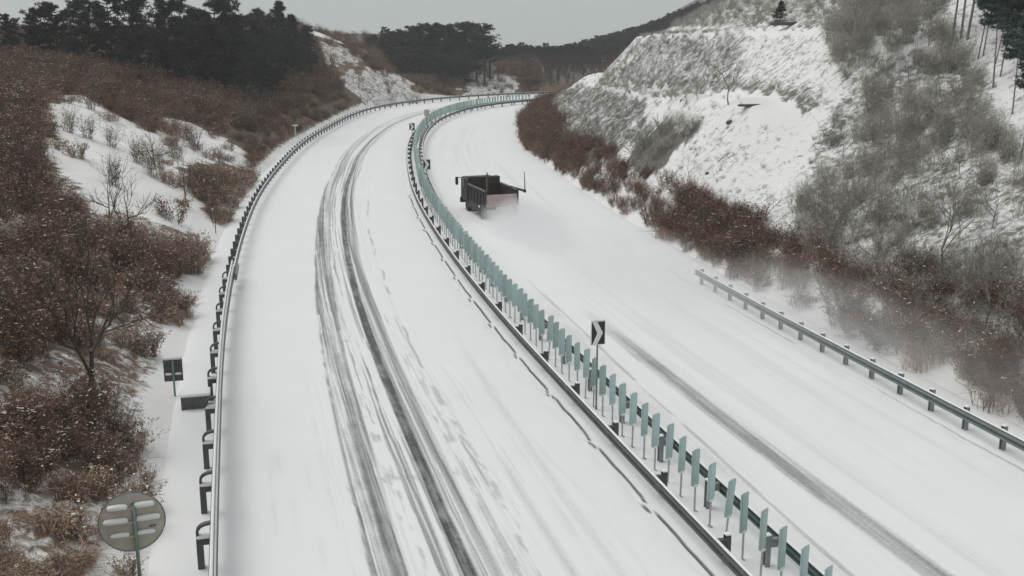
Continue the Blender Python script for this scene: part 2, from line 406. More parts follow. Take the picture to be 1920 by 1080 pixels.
    T = np.maximum(T, band(c, .06, .04) * .42 * (1 - sst(S, 58, 70)) * sst(st2, .2, .4)); T = np.maximum(T, band(c - .45, .42, .16) * (.11 + .22 * (clump - .4)) * (1 - sst(S, 55, 70)))
    T = np.maximum(T, band(c - .95, .05, .04) * .35 * (1 - sst(S, 55, 70)) * sst(clump, .4, .5))
    for dc in (5.2, 6.9, 7.3): T = np.maximum(T, band(dc + (S - 90) * .012, .07, .06) * .14 * sst(S, 84, 92) * (1 - sst(S, 118, 140)))
    T = np.maximum(T, band(10.85 + (vnoise(S * .3, S * 0) - .5) * .1, .035, .03) * .5 * (S < 66) * sst(fbm(S * .2, S * 0 + 4, 2), .33, .45))
    T = np.maximum(T, band(-10.55, .04, .04) * .25 * (S < 66)); T = np.maximum(T, band(-10.35, .03, .03) * .16 * (S < 66) * sst(clump, .3, .5))
    jl = 42.35 + (D + 6) * .10 + (vnoise(D * 1.5, D * 0) - .5) * .12                     # joint showing through the worn tracks
    T = np.maximum(T, (np.abs(S - jl) < .16) * (D > -7.75) * (D < -4.3) * .30 * sst(vnoise(D * 2, D * 0 + 3), .2, .5))
    rc = (D > 1.8) * (D < 10.8) * 1.0
    T = np.maximum(T, rc * (.15 * fbm(S * .05, D * .9, 3) * (1 - sst(S, 38, 70)) * sst(st * .5 + st2 * .5, .3, .9)))
    T = np.maximum(T, rc * .13 * sst(fbm(S * .04 + 9, D * 2.2, 3), .5, .72) * sst(D, 2, 4))
    T = np.clip(T, 0, 1)
    H += -.035 * T + .012 * (st - .5) * (T > .05) + .03 * (fbm(S * .15, D * .5, 3) - .5)
    H += .03 * np.exp(-((D + 6.3) / .25) ** 2) + .02 * fbm(S * 1.5, D * 4, 2) * sst(np.abs(D + 5.8), 2.2, 1.2)
    H += .05 * (fbm(S * .8, D * 2, 3) - .5) * ((D > .1) & (D < 2.4)) 
    lump = fbm(S * 2.6, D * 2.6, 4) - .5
    H += lump * (.10 * (np.exp(-((D + 10.4) / .5) ** 2) + np.exp(-((D - 2.2) / .45) ** 2) + np.exp(-((D - 10.3) / .6) ** 2) + np.exp(-((D + .55) / .3) ** 2)) + .016)
    X, Y = P(S, D)
    edge = np.where(D < -12.4, (-12.4 - D) * .5, 0) + np.where(D > 13.2, (D - 13.2) * .5, 0)
    V = np.stack([X, Y, H - edge], -1).reshape(-1, 3); ns, nd = S.shape
    a = (np.arange(ns - 1)[:, None] * nd + np.arange(nd - 1)).ravel()
    F = np.stack([a, a + 1, a + nd + 1, a + nd], -1)[:, ::-1]
    me = bpy.data.meshes.new("road"); me.from_pydata(V.tolist(), [], F.tolist()); me.materials.append(M_road)
    at_ = me.attributes.new('track', 'FLOAT', 'POINT'); at_.data.foreach_set('value', T.ravel().astype(np.float32))
    uvl = me.uv_layers.new(name='along'); li = np.empty(len(me.loops), dtype=np.int32); me.loops.foreach_get('vertex_index', li)
    uv = np.stack([S.ravel()[li], D.ravel()[li]], -1).astype(np.float32); uvl.data.foreach_set('uv', uv.ravel())
    me.polygons.foreach_set('use_smooth', np.ones(len(me.polygons), dtype=bool)); me.update()
    tag(link(bpy.data.objects.new("road", me)), kind='structure')
build_road()

# ------------------------------------------------------------------ the terrain sheet
def axis(pts):                                     # [(start, step), ...] growing
    out = []
    for (a, st), (b, _) in zip(pts[:-1], pts[1:]): out += list(np.arange(a, b, st))
    return np.array(out + [pts[-1][0]])
def cover_masks(X, Y, Z, s, d):
    u, v = proj(X, Y, Z); e = -d - 12.4
    jit = (fbm(X * .35, Y * .35, 3) - .5) * 60; u = u + jit; v = v + jit * .6
    cov = np.zeros_like(X); ton = np.zeros_like(X); rk = np.zeros_like(X); L = d < 0
    cov = np.where(L, np.where(Y < 62, .60, .92) * sst(e, .3, 1.6), cov)
    cov = np.where(L & inpoly(u, v, SNOWL), .20, cov)
    for pl, c in ((LATT_A, .52), (LATT_B, .48), (LATT_C, .55), (SNOWHILL, .12)): cov = np.where(L & (Y > 120) & inpoly(u, v, pl), c, cov)
    Rr = ~L
    ton = np.where(Rr, 1, 0)
    base = (.40 + .22 * (fbm(X * .25 + 7, Y * .25, 3) - .5)) * sst(d, 13, 15)
    cov = np.where(Rr, base, cov); cov = np.where(Rr & inpoly(u, v, ROCKR), .62, cov); rk = np.where(Rr & inpoly(u, v, ROCKR), 1, rk)
    cov = np.where(Rr & inpoly(u, v, ROCKR2), .55, cov); rk = np.where(Rr & inpoly(u, v, ROCKR2), 1, rk)
    cov = np.where(Rr & inpoly(u, v, GREENBAND), .8, cov)
    cov = np.where(Rr & inpoly(u, v, GREY), .54, cov)
    cov = np.where(Rr & (v < 52) & (u < 1600), .54, cov)
    cov = np.where(Rr & (u > 1100) & (u < 1330) & (v < 20), .5, cov)
    bench = Rr & (Y > 66) & (((d > 20.6) & (d < 22.9)) | ((d > 27.5) & (d < 30.1)))
    cov = np.where(bench, .05, cov)
    cov = np.where(Rr & (Y > 66) & (u < 1600) & (d > 22.9) & (d < 23.9 + jit * .02), .62, cov); cov = np.where(Rr & (Y > 66) & (d > 22.9) & (d < 27.4) & (cov < .45), .45, cov)  # debris line at upper tier's foot; darkening also stands in for the face's shade
    cov = np.where(Y > 225, .97, cov); ton = np.where(Y > 225, .9, ton)
    cov = np.where((Rr) & (Y > 172), .8, cov)
    return cov, ton, rk
def build_terrain():
    gx = axis([(-230, 6), (-120, 3), (-70, 1.3), (-32, .5), (46, 1.2), (80, 3), (140, 6), (300, 6)])
    gy = axis([(-25, 1.5), (12, .45), (72, .7), (132, 1.1), (235, 3.5), (460, 10), (520, 10)])
    X, Y = np.meshgrid(gx, gy, indexing='ij'); Z = terrain(X, Y); s, d = sd(X, Y)
    cov, ton, rk = cover_masks(X.ravel(), Y.ravel(), Z.ravel(), s, d)
    Zr = Z.ravel() + rk * (fbm(X.ravel() * 1.7, Y.ravel() * 1.7, 3) - .5) * .9
    nx, ny = X.shape; V = np.stack([X.ravel(), Y.ravel(), Zr], -1)
    a = (np.arange(nx - 1)[:, None] * ny + np.arange(ny - 1)).ravel(); F = np.stack([a, a + ny, a + ny + 1, a + 1], -1)
    me = bpy.data.meshes.new("ground"); me.from_pydata(V.tolist(), [], F.tolist()); me.materials.append(M_ter)
    for nm, arr in (('cover', cov), ('tone', ton), ('rocky', rk)):
        t = me.attributes.new(nm, 'FLOAT', 'POINT'); t.data.foreach_set('value', arr.astype(np.float32))
    me.polygons.foreach_set('use_smooth', np.ones(len(me.polygons), dtype=bool)); me.update()
    tag(link(bpy.data.objects.new("ground", me)), kind='structure')
build_terrain()
def base_sheet():
    m = MB(); m.add([(-700, -60, -9), (800, -60, -9), (800, 640, -9), (-700, 640, -9)], [(0, 1, 2, 3)])
    tag(m.build("snow_plain", M_snow), kind='structure')
base_sheet()

# ------------------------------------------------------------------ guardrails
def sweep(prof, s0, s1, d, step=1.0, closed=True):
    """sweep a (lateral, z) profile along the road axis"""
    n = max(2, int((s1 - s0) / step) + 1); S = np.linspace(s0, s1, n); vs = []; fs = []; k = len(prof)
    for s in S:
        for (a, z) in prof:
            x, y = P(s, d + a if np.isscalar(d) else d); vs.append((float(x), float(y), z))
    for i in range(n - 1):
        for j in range(k):
            q = (j + 1) % k; fs.append((i * k + j, (i + 1) * k + j, (i + 1) * k + q, i * k + q))
    fs.append(tuple(range(k))); fs.append(tuple((n - 1) * k + j for j in range(k))[::-1])
    return vs, fs
def wprof(face, z0, h, waves=2, dep=.085, t=.012):
    """corrugated beam; face=+1 bulges to larger d"""
    zs = []; k = waves * 4 + 1
    for i in range(k):
        z = z0 + h * i / (k - 1); ph = i % 4
        a = [0, dep, dep, 0][ph] if i < k - 1 else 0
        zs.append((face * a, z))
    return zs + [(a - face * t, z) for a, z in zs[::-1]]
def snowprof(w_, z, h):
    return [(-w_ / 2, z), (w_ / 2, z), (w_ / 2 * .8, z + h * .7), (0, z + h), (-w_ / 2 * .8, z + h * .7)]
def hpost(m, s, d, z0, z1, w_=.13):
    p = Pv(s, d); rz = head(s); Rm = Matrix.Rotation(rz, 3, 'Z'); zc = (z0 + z1) / 2; h = z1 - z0
    m.box((p.x, p.y, zc), (w_ * .12, w_, h), M=Rm)
    for sg in (-1, 1):
        q = p + Rm @ Vector((0, sg * w_ / 2, 0)); m.box((q.x, q.y, zc), (w_, w_ * .12, h), M=Rm)
def child_at(name, m, mats, parent): return m.build(name, mats, parent)
def swept(name, prof, s0, s1, d, mat, parent, step=1.0):
    m = MB(); m.add(*sweep(prof, s0, s1, d, step)); return m.build(name, mat, parent)

# left rail near the camera: corrugated beam, upper pipe carried on bent arms, posts outside
def left_near_rail():
    r = empty("guardrail", (0, 0, 0)); tag(r, "tall left roadside guardrail of the nearest stretch, snow-topped pipe on bent dark arms", "guardrail")
    swept("beam", wprof(1, .38, .46, 3), 12, 67.3, -11.12, M_galv, r)
    swept("upper_pipe", [(.055 * math.cos(a), 1.10 + .055 * math.sin(a)) for a in np.linspace(0, 2 * math.pi, 9)[:-1]], 12, 67.3, -11.12, M_galv, r)
    swept("snow_ridge", snowprof(.07, 1.15, .05), 12, 67.3, -11.12, M_snow, r)
    swept("snow_ridge", snowprof(.11, .835, .05), 12, 67.3, -11.10, M_snow, r)
    s = 15.0
    while s < 67.5:
        rz = head(s); Rm = Matrix.Rotation(rz, 3, 'Z'); b = Pv(s, -11.43)
        m = MB(); hpost(m, s, -11.43, -.2, .74, .15); po = m.build("post", M_dark, r)
        m = MB(); q = b + Rm @ Vector((.16, 0, 0)); m.box((q.x, q.y, .66), (.20, .16, .14), M=Rm, bev=.015); m.build("blockout", M_dark, po)
        m = MB(); q = b + Rm @ Vector((.10, 0, 0)); m.box((q.x, q.y, .785 if True else 0), (.34, .22, .09), M=Rm, bev=.04); m.build("snow_cap", M_snow, po)
        m = MB(); pts = []
        for t in np.linspace(0, 1, 8):
            lx = -.02 - .07 * math.sin(t * math.pi * .75) + .33 * t ** 2.2; z = .74 + .36 * (1 - (1 - t) ** 1.7)
            pts.append(b + Rm @ Vector((lx, 0, z)))
        m2 = MB(); wdt = .07
        for i in range(len(pts) - 1):
            a, c = pts[i], pts[i + 1]; dv = (c - a); ang = dv.normalized()
            y_ = Rm @ Vector((0, 1, 0)); n_ = ang.cross(y_); Mx = Matrix((ang, y_, n_)).transposed()
            m2.box((a + c) / 2, (dv.length * 1.15, .13, .06), M=Mx)
        m2.build("arm", M_dark, po)
        s += 2.95
left_near_rail()
def simple_rail(label, s0, s1, d, dpost, face, mat, spacing, pmat, ztop=.72, snow=True, h=.31, first=None, group=None):
    r = empty("guardrail", (0, 0, 0)); tag(r, label, "guardrail", group)
    swept("beam", wprof(face, ztop - h, h, 2), s0, s1, d, mat, r)
    if snow: swept("snow_ridge", snowprof(.07, ztop - .004, .035), s0, s1, d + .01 * face, M_snow, r)
    s = s0 + .3 if first is None else first; k = 0; rest = MB(); step = spacing
    while s < s1:
        m = MB() if k < 96 else rest
        hpost(m, s, dpost, -.2, ztop + .03, .13)
        p = Pv(s, (d + dpost) / 2); Rm = Matrix.Rotation(head(s), 3, 'Z')
        m.box((p.x, p.y, ztop - h / 2), (abs(dpost - d) * .9, .12, .2), M=Rm)
        if k < 96:
            po = m.build("post", pmat, r)
            if s < 75:
                c = MB(); q = Pv(s, dpost); c.box((q.x, q.y, ztop + .055), (.15, .15, .05), M=Rm, bev=.02); c.build("snow_cap", M_snow, po)
        s += step; k += 1
    if len(rest.v): o = rest.build("post", pmat, r); o['kind'] = 'stuff'
    return r
simple_rail("ordinary left roadside guardrail running on round the far bend beyond the tall one", 67.6, SMAX - 7, -11.08, -11.40, 1, M_galv, 2.0, M_dark, .80)
simple_rail("dark guardrail on the left side of the median, long thin beam beside the tracked carriageway", 12, SMAX - 7, 0.0, .32, -1, M_midrail, 3.75, M_dark, .72, True, first=13.2)
simple_rail("teal guardrail on the right side of the median, behind the row of anti-glare panels", 12, SMAX - 7, 1.50, 1.18, 1, M_teal, 3.2, M_post, .74, True, first=13.0)
rr = simple_rail("short grey-green guardrail along the right road edge below the shrub bank", 14, 62.8, 11.12, 11.30, -1, M_rrail, 1.72, M_post, .70, True)
# splice bolts plates on the dark median beam as part
m = MB()
for s in np.arange(15, 90, 4.0):
    p = Pv(s, -.03); m.box((p.x, p.y, .565), (.03, .34, .30), M=Matrix.Rotation(head(s), 3, 'Z'))
m.build("splice_plate", M_midrail, [o for o in bpy.data.objects if o.get('label', '').startswith('dark guardrail on the left')][0])
# flared end piece of the far-left rail, turned in front of the tall rail
m = MB(); m.add(*sweep([(0, .45), (.10, .47), (.12, .62), (.10, .78), (0, .80), (-.03, .62)], 66.0, 68.4, -10.98, .4)); 
m.build("end_terminal", M_galv, [o for o in bpy.data.objects if o.get('label', '').startswith('ordinary left')][0])

# ------------------------------------------------------------------ anti-glare panels in the median
M_frost = plain("frosted_post_paint", (.38, .40, .41), .6, 0, .3, 5)
def make_panel():
    r = empty("antiglare_panel")
    m = MB(); m.box((0, 0, .36), (.035, .035, .76)); m.box((0, 0, .01), (.12, .12, .02)); m.build("post", M_frost, r)
    m = MB(); n = 5
    for i in range(n):                              # slightly dished plate with rounded corners
        x = -.14 + .28 * (i + .5) / n; cz = 1.2; hh = 1.0 - (.05 if i in (0, n - 1) else 0)
        m.box((x, .018 * ((i - 2) / 2) ** 2, cz), (.28 / n + .001, .014, hh))
    m.build("plate", M_panel, r)
    m = MB(); m.box((0, .0, .715), (.15, .12, .07), bev=.03); m.build("snow_cap", M_snow, r); m = MB(); m.box((0, .0, 1.715), (.20, .035, .03), bev=.012); m.build("snow_cap", M_snow, r)
    return r
proto = make_panel(); s = 14.2; k = 0; first = True
while s < 205:
    o = proto if first else copy_tree(proto); first = False
    o.location = Pv(s, .78 + rnd.uniform(-.015, .015)); o.rotation_euler = (rnd.gauss(0, .010) + (rnd.random() < .04) * .06, rnd.gauss(0, .012) + (rnd.random() < .04) * .07, head(s) + R(26) + rnd.gauss(0, .05))
    tag(o, "grey-green anti-glare panel on a thin snow-capped post in the median row", "anti-glare panel", "anti-glare panels along the median")
    s += .90 if s < 75 else .97

# ------------------------------------------------------------------ chevron signs
def chevron(loc, rz, w_, h_, zc, label, back=False, group="curve signs in the median"):
    r = empty("chevron_sign", loc, rz)
    tag(r, label, "road sign", group)
    m = MB(); m.tube([(0, .04, -.1), (0, .04, zc + h_ * .3)], .035, 8); m.build("post", M_post, r, True)
    m = MB(); m.box((0, 0, zc), (w_, .025, h_), bev=.008); pl = m.build("board", M_white if not back else M_signback, r)
    if not back:
        m = MB(); m.box((0, -.0165, zc), (w_ * .90, .004, h_ * .93)); m.build("black_field", M_black, pl)
        m = MB(); a = w_ * .45; b = h_ * .465; t = w_ * .34; y0, y1 = -.0195, -.0245
        pts = [(-a + .02, b), (-a + .02 + t, b), (a * .72, 0), (-a + .02 + t, -b), (-a + .02, -b), (a * .72 - t * 1.15, 0)]
        vs = [(x, y0, zc + z) for x, z in pts] + [(x, y1, zc + z) for x, z in pts]; n = 6
        m.add(vs, [(6, 7, 8, 11), (11, 8, 9, 10)] + [(i, (i + 1) % n, n + (i + 1) % n, n + i) for i in range(n)]); m.build("arrow", M_white, pl)
    m = MB(); m.box((0, 0, zc + h_ / 2 + .018), (w_ * .9, .05, .035), bev=.014); m.build("snow_cap", M_snow, r)
    return r
b0 = Pv(46.3, .78); chevron(b0, R(18), .50, .80, 2.62, "black chevron sign with white arrow pointing right, largest, in the median close to the camera")
b0 = Pv(95.5, 1.15); chevron(b0, R(8), .58, .78, 2.2, "smaller black chevron sign standing in the median left of the dump truck")
b0 = Pv(129, .35); chevron(b0, R(-4), .62, .80, 2.2, "tiny chevron sign in the median where the road begins its far bend")
b0 = Pv(149, .9); chevron(b0, R(-6), .62, .80, 2.2, "farthest small curve sign of the median with a plain grey back", True)

# ------------------------------------------------------------------ round sign seen from behind, square sign, concrete drain head
x0, y0, z0 = at_depth(243, 980, 21.7)
gz = float(terrain(np.array([x0 + .1]), np.array([y0]))[0])
r = empty("round_road_sign", (x0 + .12, y0, 0), R(20)); tag(r, "large round sign seen from its grey back, six snow-covered ribs on a slim post", "road sign")
lean = Matrix.Rotation(R(0), 3, 'X')
m = MB(); m.tube([(.0, 0, gz - .3), (0, 0, z0 + .42)], .042, 10); m.build("post", M_greenpost, r, True)
m = MB(); nseg = 40; rad = .70; yb = .075
vs = [(rad * math.cos(2 * math.pi * i / nseg) - .06, yb, z0 + rad * math.sin(2 * math.pi * i / nseg)) for i in range(nseg)]
vs += [(p[0], yb + .02, p[2]) for p in vs]
m.add(vs, [tuple(range(nseg))[::-1], tuple(range(nseg, 2 * nseg))] + [(i, (i + 1) % nseg, nseg + (i + 1) % nseg, nseg + i) for i in range(nseg)]); disc = m.build("disc", M_signback, r)
m = MB(); m.tube([(rad * math.cos(2 * math.pi * i / nseg) - .06, yb, z0 + rad * math.sin(2 * math.pi * i / nseg)) for i in range(nseg + 1)], .014, 6, cap=False); m.build("rim", M_rrail, disc)
for zz, hw in ((.36, .50), (0.04, .62), (-.30, .48)):
    m = MB(); m.box((-.06, yb - .035, z0 + zz - .03), (hw * 2, .05, .05)); rib = m.build("rib", M_signback, r)
    for sx in (-1, 1):
        m = MB(); pts = []; hw2 = hw * .92; cx = -.06 + sx * (hw2 / 2 + .05)
        pts = [(cx - hw2 * .45, yb - .045, z0 + zz + .02), (cx - hw2 * .38, yb - .045, z0 + zz + .035), (cx, yb - .045, z0 + zz + .04), (cx + hw2 * .36, yb - .045, z0 + zz + .035), (cx + hw2 * .45, yb - .045, z0 + zz + .02)]
        k = .066 if zz > -.2 else .052
        m.tube(pts, [k * .6, k, k * 1.1, k, k * .6], 8); m.build("snow_lump", M_snow, rib, True)
m = MB(); m.box((.0, .045, z0 + .0), (.10, .03, .9)); m.build("bracket", M_greenpost, r)
# small stencilled mark on the back
m = MB()
for i in range(4):
    m.box((.30 + i * .04, yb - .004, z0 - .16), (.026, .004, .05 + .012 * (i % 2)))
m.build("stencil_mark", M_dark, disc)

x0, y0, _ = at_depth(330, 765, 34.6); zc = at_depth(328, 695, 34.6)[2]
r = empty("square_road_sign", (x0, y0, 0), R(14)); tag(r, "dark square sign seen from behind, snow on its top edge, beside the drain head", "road sign")
m = MB(); m.tube([(0, 0, -.4), (0, 0, zc + .35)], .035, 8); m.build("post", M_greenpost, r, True)
m = MB(); m.box((0, .06, zc), (.62, .03, .78), bev=.006); bo = m.build("board", M_dark, r)
for z_ in (.18, -.12): 
    m = MB(); m.box((0, .03, zc + z_ - .05), (.56, .04, .05)); rb = m.build("rib", M_dark, bo)
    if z_ < 0:
        for sx in (-1, 1): m = MB(); m.box((sx * .155, .02, zc + z_ + .0), (.22, .07, .085), bev=.03); m.build("snow_lump", M_snow, rb)
m = MB(); m.box((0, .06, zc + .43), (.62, .12, .13), bev=.05); m.build("snow_cap", M_snow, r)

bx, by = gp(362, 752, .3)
r = empty("drain_head", (bx - .05, by + .3, .08), R(14)); r.scale = (.68, .75, .8); tag(r, "dark concrete drain head with a flat snow slab on the verge behind the tall guardrail", "drain")
m = MB(); m.add([(-.6, -.35, -.6), (.35, -.35, -.6), (.75, -.35, .42), (-.6, -.35, .42), (-.6, .5, -.6), (.35, .5, -.6), (.75, .5, .42), (-.6, .5, .42)], [(0, 1, 2, 3), (7, 6, 5, 4), (0, 4, 5, 1), (1, 5, 6, 2), (2, 6, 7, 3), (3, 7, 4, 0)]); m.build("wall", M_conc, r)
m = MB(); m.box((.08, .08, .49), (1.42, .95, .13), bev=.05); m.build("snow_slab", M_snow, r)

# small markers beside the left road edge
def marker(u, v, Y, hh, label, wide=.5):
    x, y, z = at_depth(u, v, Y); gz = float(terrain(np.array([x]), np.array([y]))[0])
    r = empty("marker_post", (x, y, gz), R(10)); tag(r, label, "marker post")
    m = MB(); m.box((0, 0, (z - gz) / 2 - .1), (.12, .10, z - gz + .2), bev=.015); m.build("post", M_white, r)
    m = MB(); m.box((0, 0, z - gz + .05), (wide, .18, .16), bev=.05); m.build("snow_cap", M_snow, r)
marker(553, 236, 123, 1, "little white-capped marker standing in the dark brush left of the far bend", .7)
marker(448, 318, 88, 1, "short pale marker block near the snowy verge left of the guardrail", .45)

# ------------------------------------------------------------------ dump truck
def make_truck():
    Mtb = plain("dark_grey_truck_paint", (.022, .021, .022), .5, 0, .25, 3)
    Mtr = plain("dark_red_inner_body", (.024, .008, .008), .6, 0, .35, 2)
    Mcab = plain("dark_brown_cab_paint", (.028, .020, .020), .5, 0, .3, 3); Mtr2 = plain("brown_mast_paint", (.085, .045, .042), .6, 0, .2, 3); Mrl = plain("worn_rail_edge", (.11, .11, .11), .5, .1, .3, 4)
    Mgl = plain("dark_glass", (.02, .025, .03), .15, 0, .1, 3); Mty = plain("black_rubber", (.02, .02, .02), .9, 0, .2, 5)
    Mfr = plain("snow_dusted_tailgate", (.52, .42, .41), .8, 0, .22, 4); Mlamp = plain("red_lamp_glass", (.30, .03, .02), .3, 0, .1, 3)
    r = empty("dump_truck"); L = 3.6; W = 2.3          # origin: ground under the tailgate, +Y forward
    m = MB()
    for sx in (-.40, .40): m.box((sx, 2.7, .72), (.10, 5.6, .20))
    for yy in (.3, 1.4, 2.5, 3.6, 4.7): m.box((0, yy, .72), (.70, .10, .15))
    m.build("chassis", Mty, r)
    m = MB(); m.box((0, L / 2 + .1, .98), (W, L, .10))
    for yy in np.arange(.4, L, .6): m.box((0, yy, .88), (W - .1, .08, .10))
    m.build("bed_floor", Mtr, r)
    for sx in (-1, 1):
        m = MB(); x = sx * (W / 2 - .04); m.box((x, L / 2 + .1, 1.46), (.06, L, .95))
        for yy in np.linspace(.3, L - .05, 6): m.box((x + sx * .055, yy, 1.44), (.05, .09, .93))
        wl = m.build("side_wall", Mtb, r)
        m = MB(); m.box((x + sx * .02, L / 2 + .05, 1.96), (.15, L + .25, .10), bev=.02); m.build("top_rail", Mrl, wl)
        m = MB(); m.box((x - sx * .034, L / 2 + .1, 1.46), (.004, L - .1, .9)); m.build("inner_skin", Mtr, wl)
    m = MB(); m.box((0, L + .12, 1.70), (W, .07, 1.42)); m.box((0, L + .30, 2.38), (W - .1, .42, .05))
    for x in (-.8, -.27, .27, .8): m.box((x, L + .18, 1.7), (.08, .06, 1.3))
    hb = m.build("headboard", Mtb, r)
    m = MB(); m.box((0, L + .082, 1.48), (W - .2, .004, .95)); m.build("inner_skin", Mtr, hb)
    m = MB(); m.box((0, .02, 1.30), (W - .16, .06, .80), bev=.01)
    for x in (-.9, -.45, 0, .45, .9): m.box((x, -.03, 1.30), (.07, .05, .76))
    for z in (1.0, 1.62): m.box((0, -.03, z), (W - .2, .045, .07))
    m.build("tailgate", Mfr, r)
    for sx in (-1, 1): m = MB(); m.box((sx * (W / 2 - .04), -.02, 1.46), (.11, .10, 1.12)); m.build("rear_post", Mtb, r)
    m = MB(); m.tube([(W / 2 - .05, 1.3, 1.99), (W / 2 + .30, -.42, 1.93)], [.075, .085], 8); m.box((W / 2 + .30, -.42, 1.92), (.2, .2, .2), bev=.05); m.build("side_arm", Mtb, r); m = MB(); m.tube([(W / 2 + .32, -.42, 1.95), (W / 2 + .28, -.42, 3.2)], [.04, .02], 6); m.build("marker_rod", Mtb, r)
    m = MB(); m.box((-W / 2 + .16, -.02, 2.45), (.13, .10, 1.15)); m.box((-W / 2 + .16, -.02, 3.08), (.07, .07, .18)); m.build("mast", Mtr2, r)
    m = MB(); m.box((0, -.24, .66), (W - .2, .10, .12)); m.box((0, -.55, .80), (1.0, .5, .30), bev=.05); m.tube([(0, -.55, .66), (0, -.55, .38)], [.18, .30], 12); m.build("salt_spreader", Mfr, r)
    for sx in (-1, 1): m = MB(); m.box((sx * .9, -.31, .67), (.26, .05, .11), bev=.01); m.build("tail_lamp", Mlamp, r)
    for yy, dual in ((.95, 1), (4.35, 0)):
        for sx in (-1, 1):
            m = MB(); wd = .46 if dual else .24; wr = .44; pr = [(.26, wd / 2), (.41, wd / 2), (wr, wd / 2 - .05), (wr, -wd / 2 + .05), (.41, -wd / 2), (.26, -wd / 2)]
            k = 20; vs = []; fs = []; cx = sx * (W / 2 - .26)
            for i in range(k):
                a = 2 * math.pi * i / k
                for (q, o_) in pr: vs.append((cx + o_, yy + q * math.cos(a), wr + q * math.sin(a)))
            n_ = len(pr)
            for i in range(k):
                for j in range(n_ - 1): fs.append((i * n_ + j, i * n_ + j + 1, ((i + 1) % k) * n_ + j + 1, ((i + 1) % k) * n_ + j))
            m.add(vs, fs); wh = m.build("wheel", Mty, r)
            m = MB(); m.tube([(cx - wd * .35, yy, wr), (cx + wd * .35, yy, wr)], .26, 14); m.build("rim", M_dark, wh)
    m = MB()
    for sx in (-1, 1): m.box((sx * (W / 2 - .24), .25, .58), (.5, .03, .55)); m.box((sx * (W / 2 - .06), 2.6, .66), (.06, 1.9, .5), bev=.02); m.box((sx * (W / 2 - .03), 1.9, .90), (.05, 3.2, .12))
    m.build("mudguard", Mtb, r)
    m = MB(); m.box((0, 4.85, 1.47), (2.2, 1.5, 1.6), bev=.12); m.box((0, 5.62, .62), (2.25, .22, .4), bev=.05); cab = m.build("cab", Mcab, r)
    m = MB(); m.box((0, 5.61, 1.9), (1.9, .03, .7)); m.build("windscreen", Mgl, cab)
    for sx in (-1, 1): m = MB(); m.box((sx * 1.11, 4.95, 1.9), (.03, .85, .6)); m.build("side_window", Mgl, cab)
    for sx in (-1, 1): m = MB(); m.tube([(sx * 1.09, 5.3, 2.2), (sx * 1.42, 5.35, 2.2)], .025, 6); m.box((sx * 1.44, 5.35, 1.98), (.20, .1, .55), bev=.03); m.build("mirror", Mtb, cab)
    m = MB(); m.box((0, L / 2 + .1, 1.08), (W - .2, L - .1, .10), bev=.04); m.build("snow_in_bed", Mfr, r)
    return r
tr = make_truck()
xL, yL = gp(905, 408); xR, yR = gp(974, 418)
tb = ((xL + xR) / 2 + .05, (yL + yR) / 2)
tr.location = (tb[0], tb[1], 0); tr.rotation_euler = (0, 0, R(19.5))
tag(tr, "dark open-bodied dump truck seen from behind in its cloud of snow dust", "truck")

# ------------------------------------------------------------------ plants: shrub meshes
def strip(vs, fs, ms, a, b, wa, wb, mi, side=None):
    t = (b - a); 
    if side is None:
        side = np.cross(t, nr.normal(size=3)); 
    side = side / (np.linalg.norm(side) + 1e-9); i = len(vs)
    vs += [a - side * wa, a + side * wa, b + side * wb, b - side * wb]; fs.append((i, i + 1, i + 2, i + 3)); ms.append(mi)
def shrub_mesh(name, mats, h=1.6, spread=.8, stems=22, twigs=9, leaves=0, lsize=.05, snow=0, w_=.012, upright=.5, strawy=0):
    vs, fs, ms = [], [], []
    for i in range(stems):
        a = nr.uniform(0, 2 * math.pi); rr_ = spread * .35 * math.sqrt(nr.rand()); p = np.array([rr_ * math.cos(a), rr_ * math.sin(a), -.15])
        a2 = a + nr.normal() * .5; tl = nr.uniform(.1, 1) * (1 - upright) * 1.3
        dr = np.array([math.cos(a2) * tl, math.sin(a2) * tl, 1.0]); dr /= np.linalg.norm(dr); hh = h * nr.uniform(.6, 1.05); n = 4; ww = w_
        for k in range(n):
            q = p + dr * hh / n; strip(vs, fs, ms, p, q, ww, ww * .75, 0); ww *= .75
            for t in range(int(twigs / n) + 1):
                if k == 0 and nr.rand() < .6: continue
                f = nr.rand(); o = p + (q - p) * f; td = dr * .7 + nr.normal(size=3) * .55; td /= np.linalg.norm(td); tl2 = hh * nr.uniform(.12, .32)
                e = o + td * tl2; strip(vs, fs, ms, o, e, ww * .7, ww * .35, 0)
                td2 = td + nr.normal(size=3) * .5; strip(vs, fs, ms, o + td * tl2 * .5, o + td * tl2 * .5 + td2 * tl2 * .5, ww * .5, ww * .3, 0)
                for l in range(leaves):
                    c = o + td * tl2 * nr.uniform(.3, 1.1) + nr.normal(size=3) * lsize; ax = nr.normal(size=3); ax /= np.linalg.norm(ax)
                    strip(vs, fs, ms, c, c + ax * lsize * 1.6, lsize * .5, lsize * .25, 1)
                if nr.rand() < snow:
                    c = o + td * tl2 * .7; strip(vs, fs, ms, c, c + np.array([nr.normal() * .06, nr.normal() * .06, .02]), .035, .03, 2, np.array([nr.normal(), nr.normal(), 0.05]))
            dr = dr + nr.normal(size=3) * .14 + np.array([0, 0, .03]); dr /= np.linalg.norm(dr); p = q
    me = bpy.data.meshes.new(name); me.from_pydata([tuple(map(float, v)) for v in vs], [], fs)
    for m_ in mats: me.materials.append(m_)
    me.polygons.foreach_set('material_index', np.array(ms, dtype=np.int32)); me.update(); return me
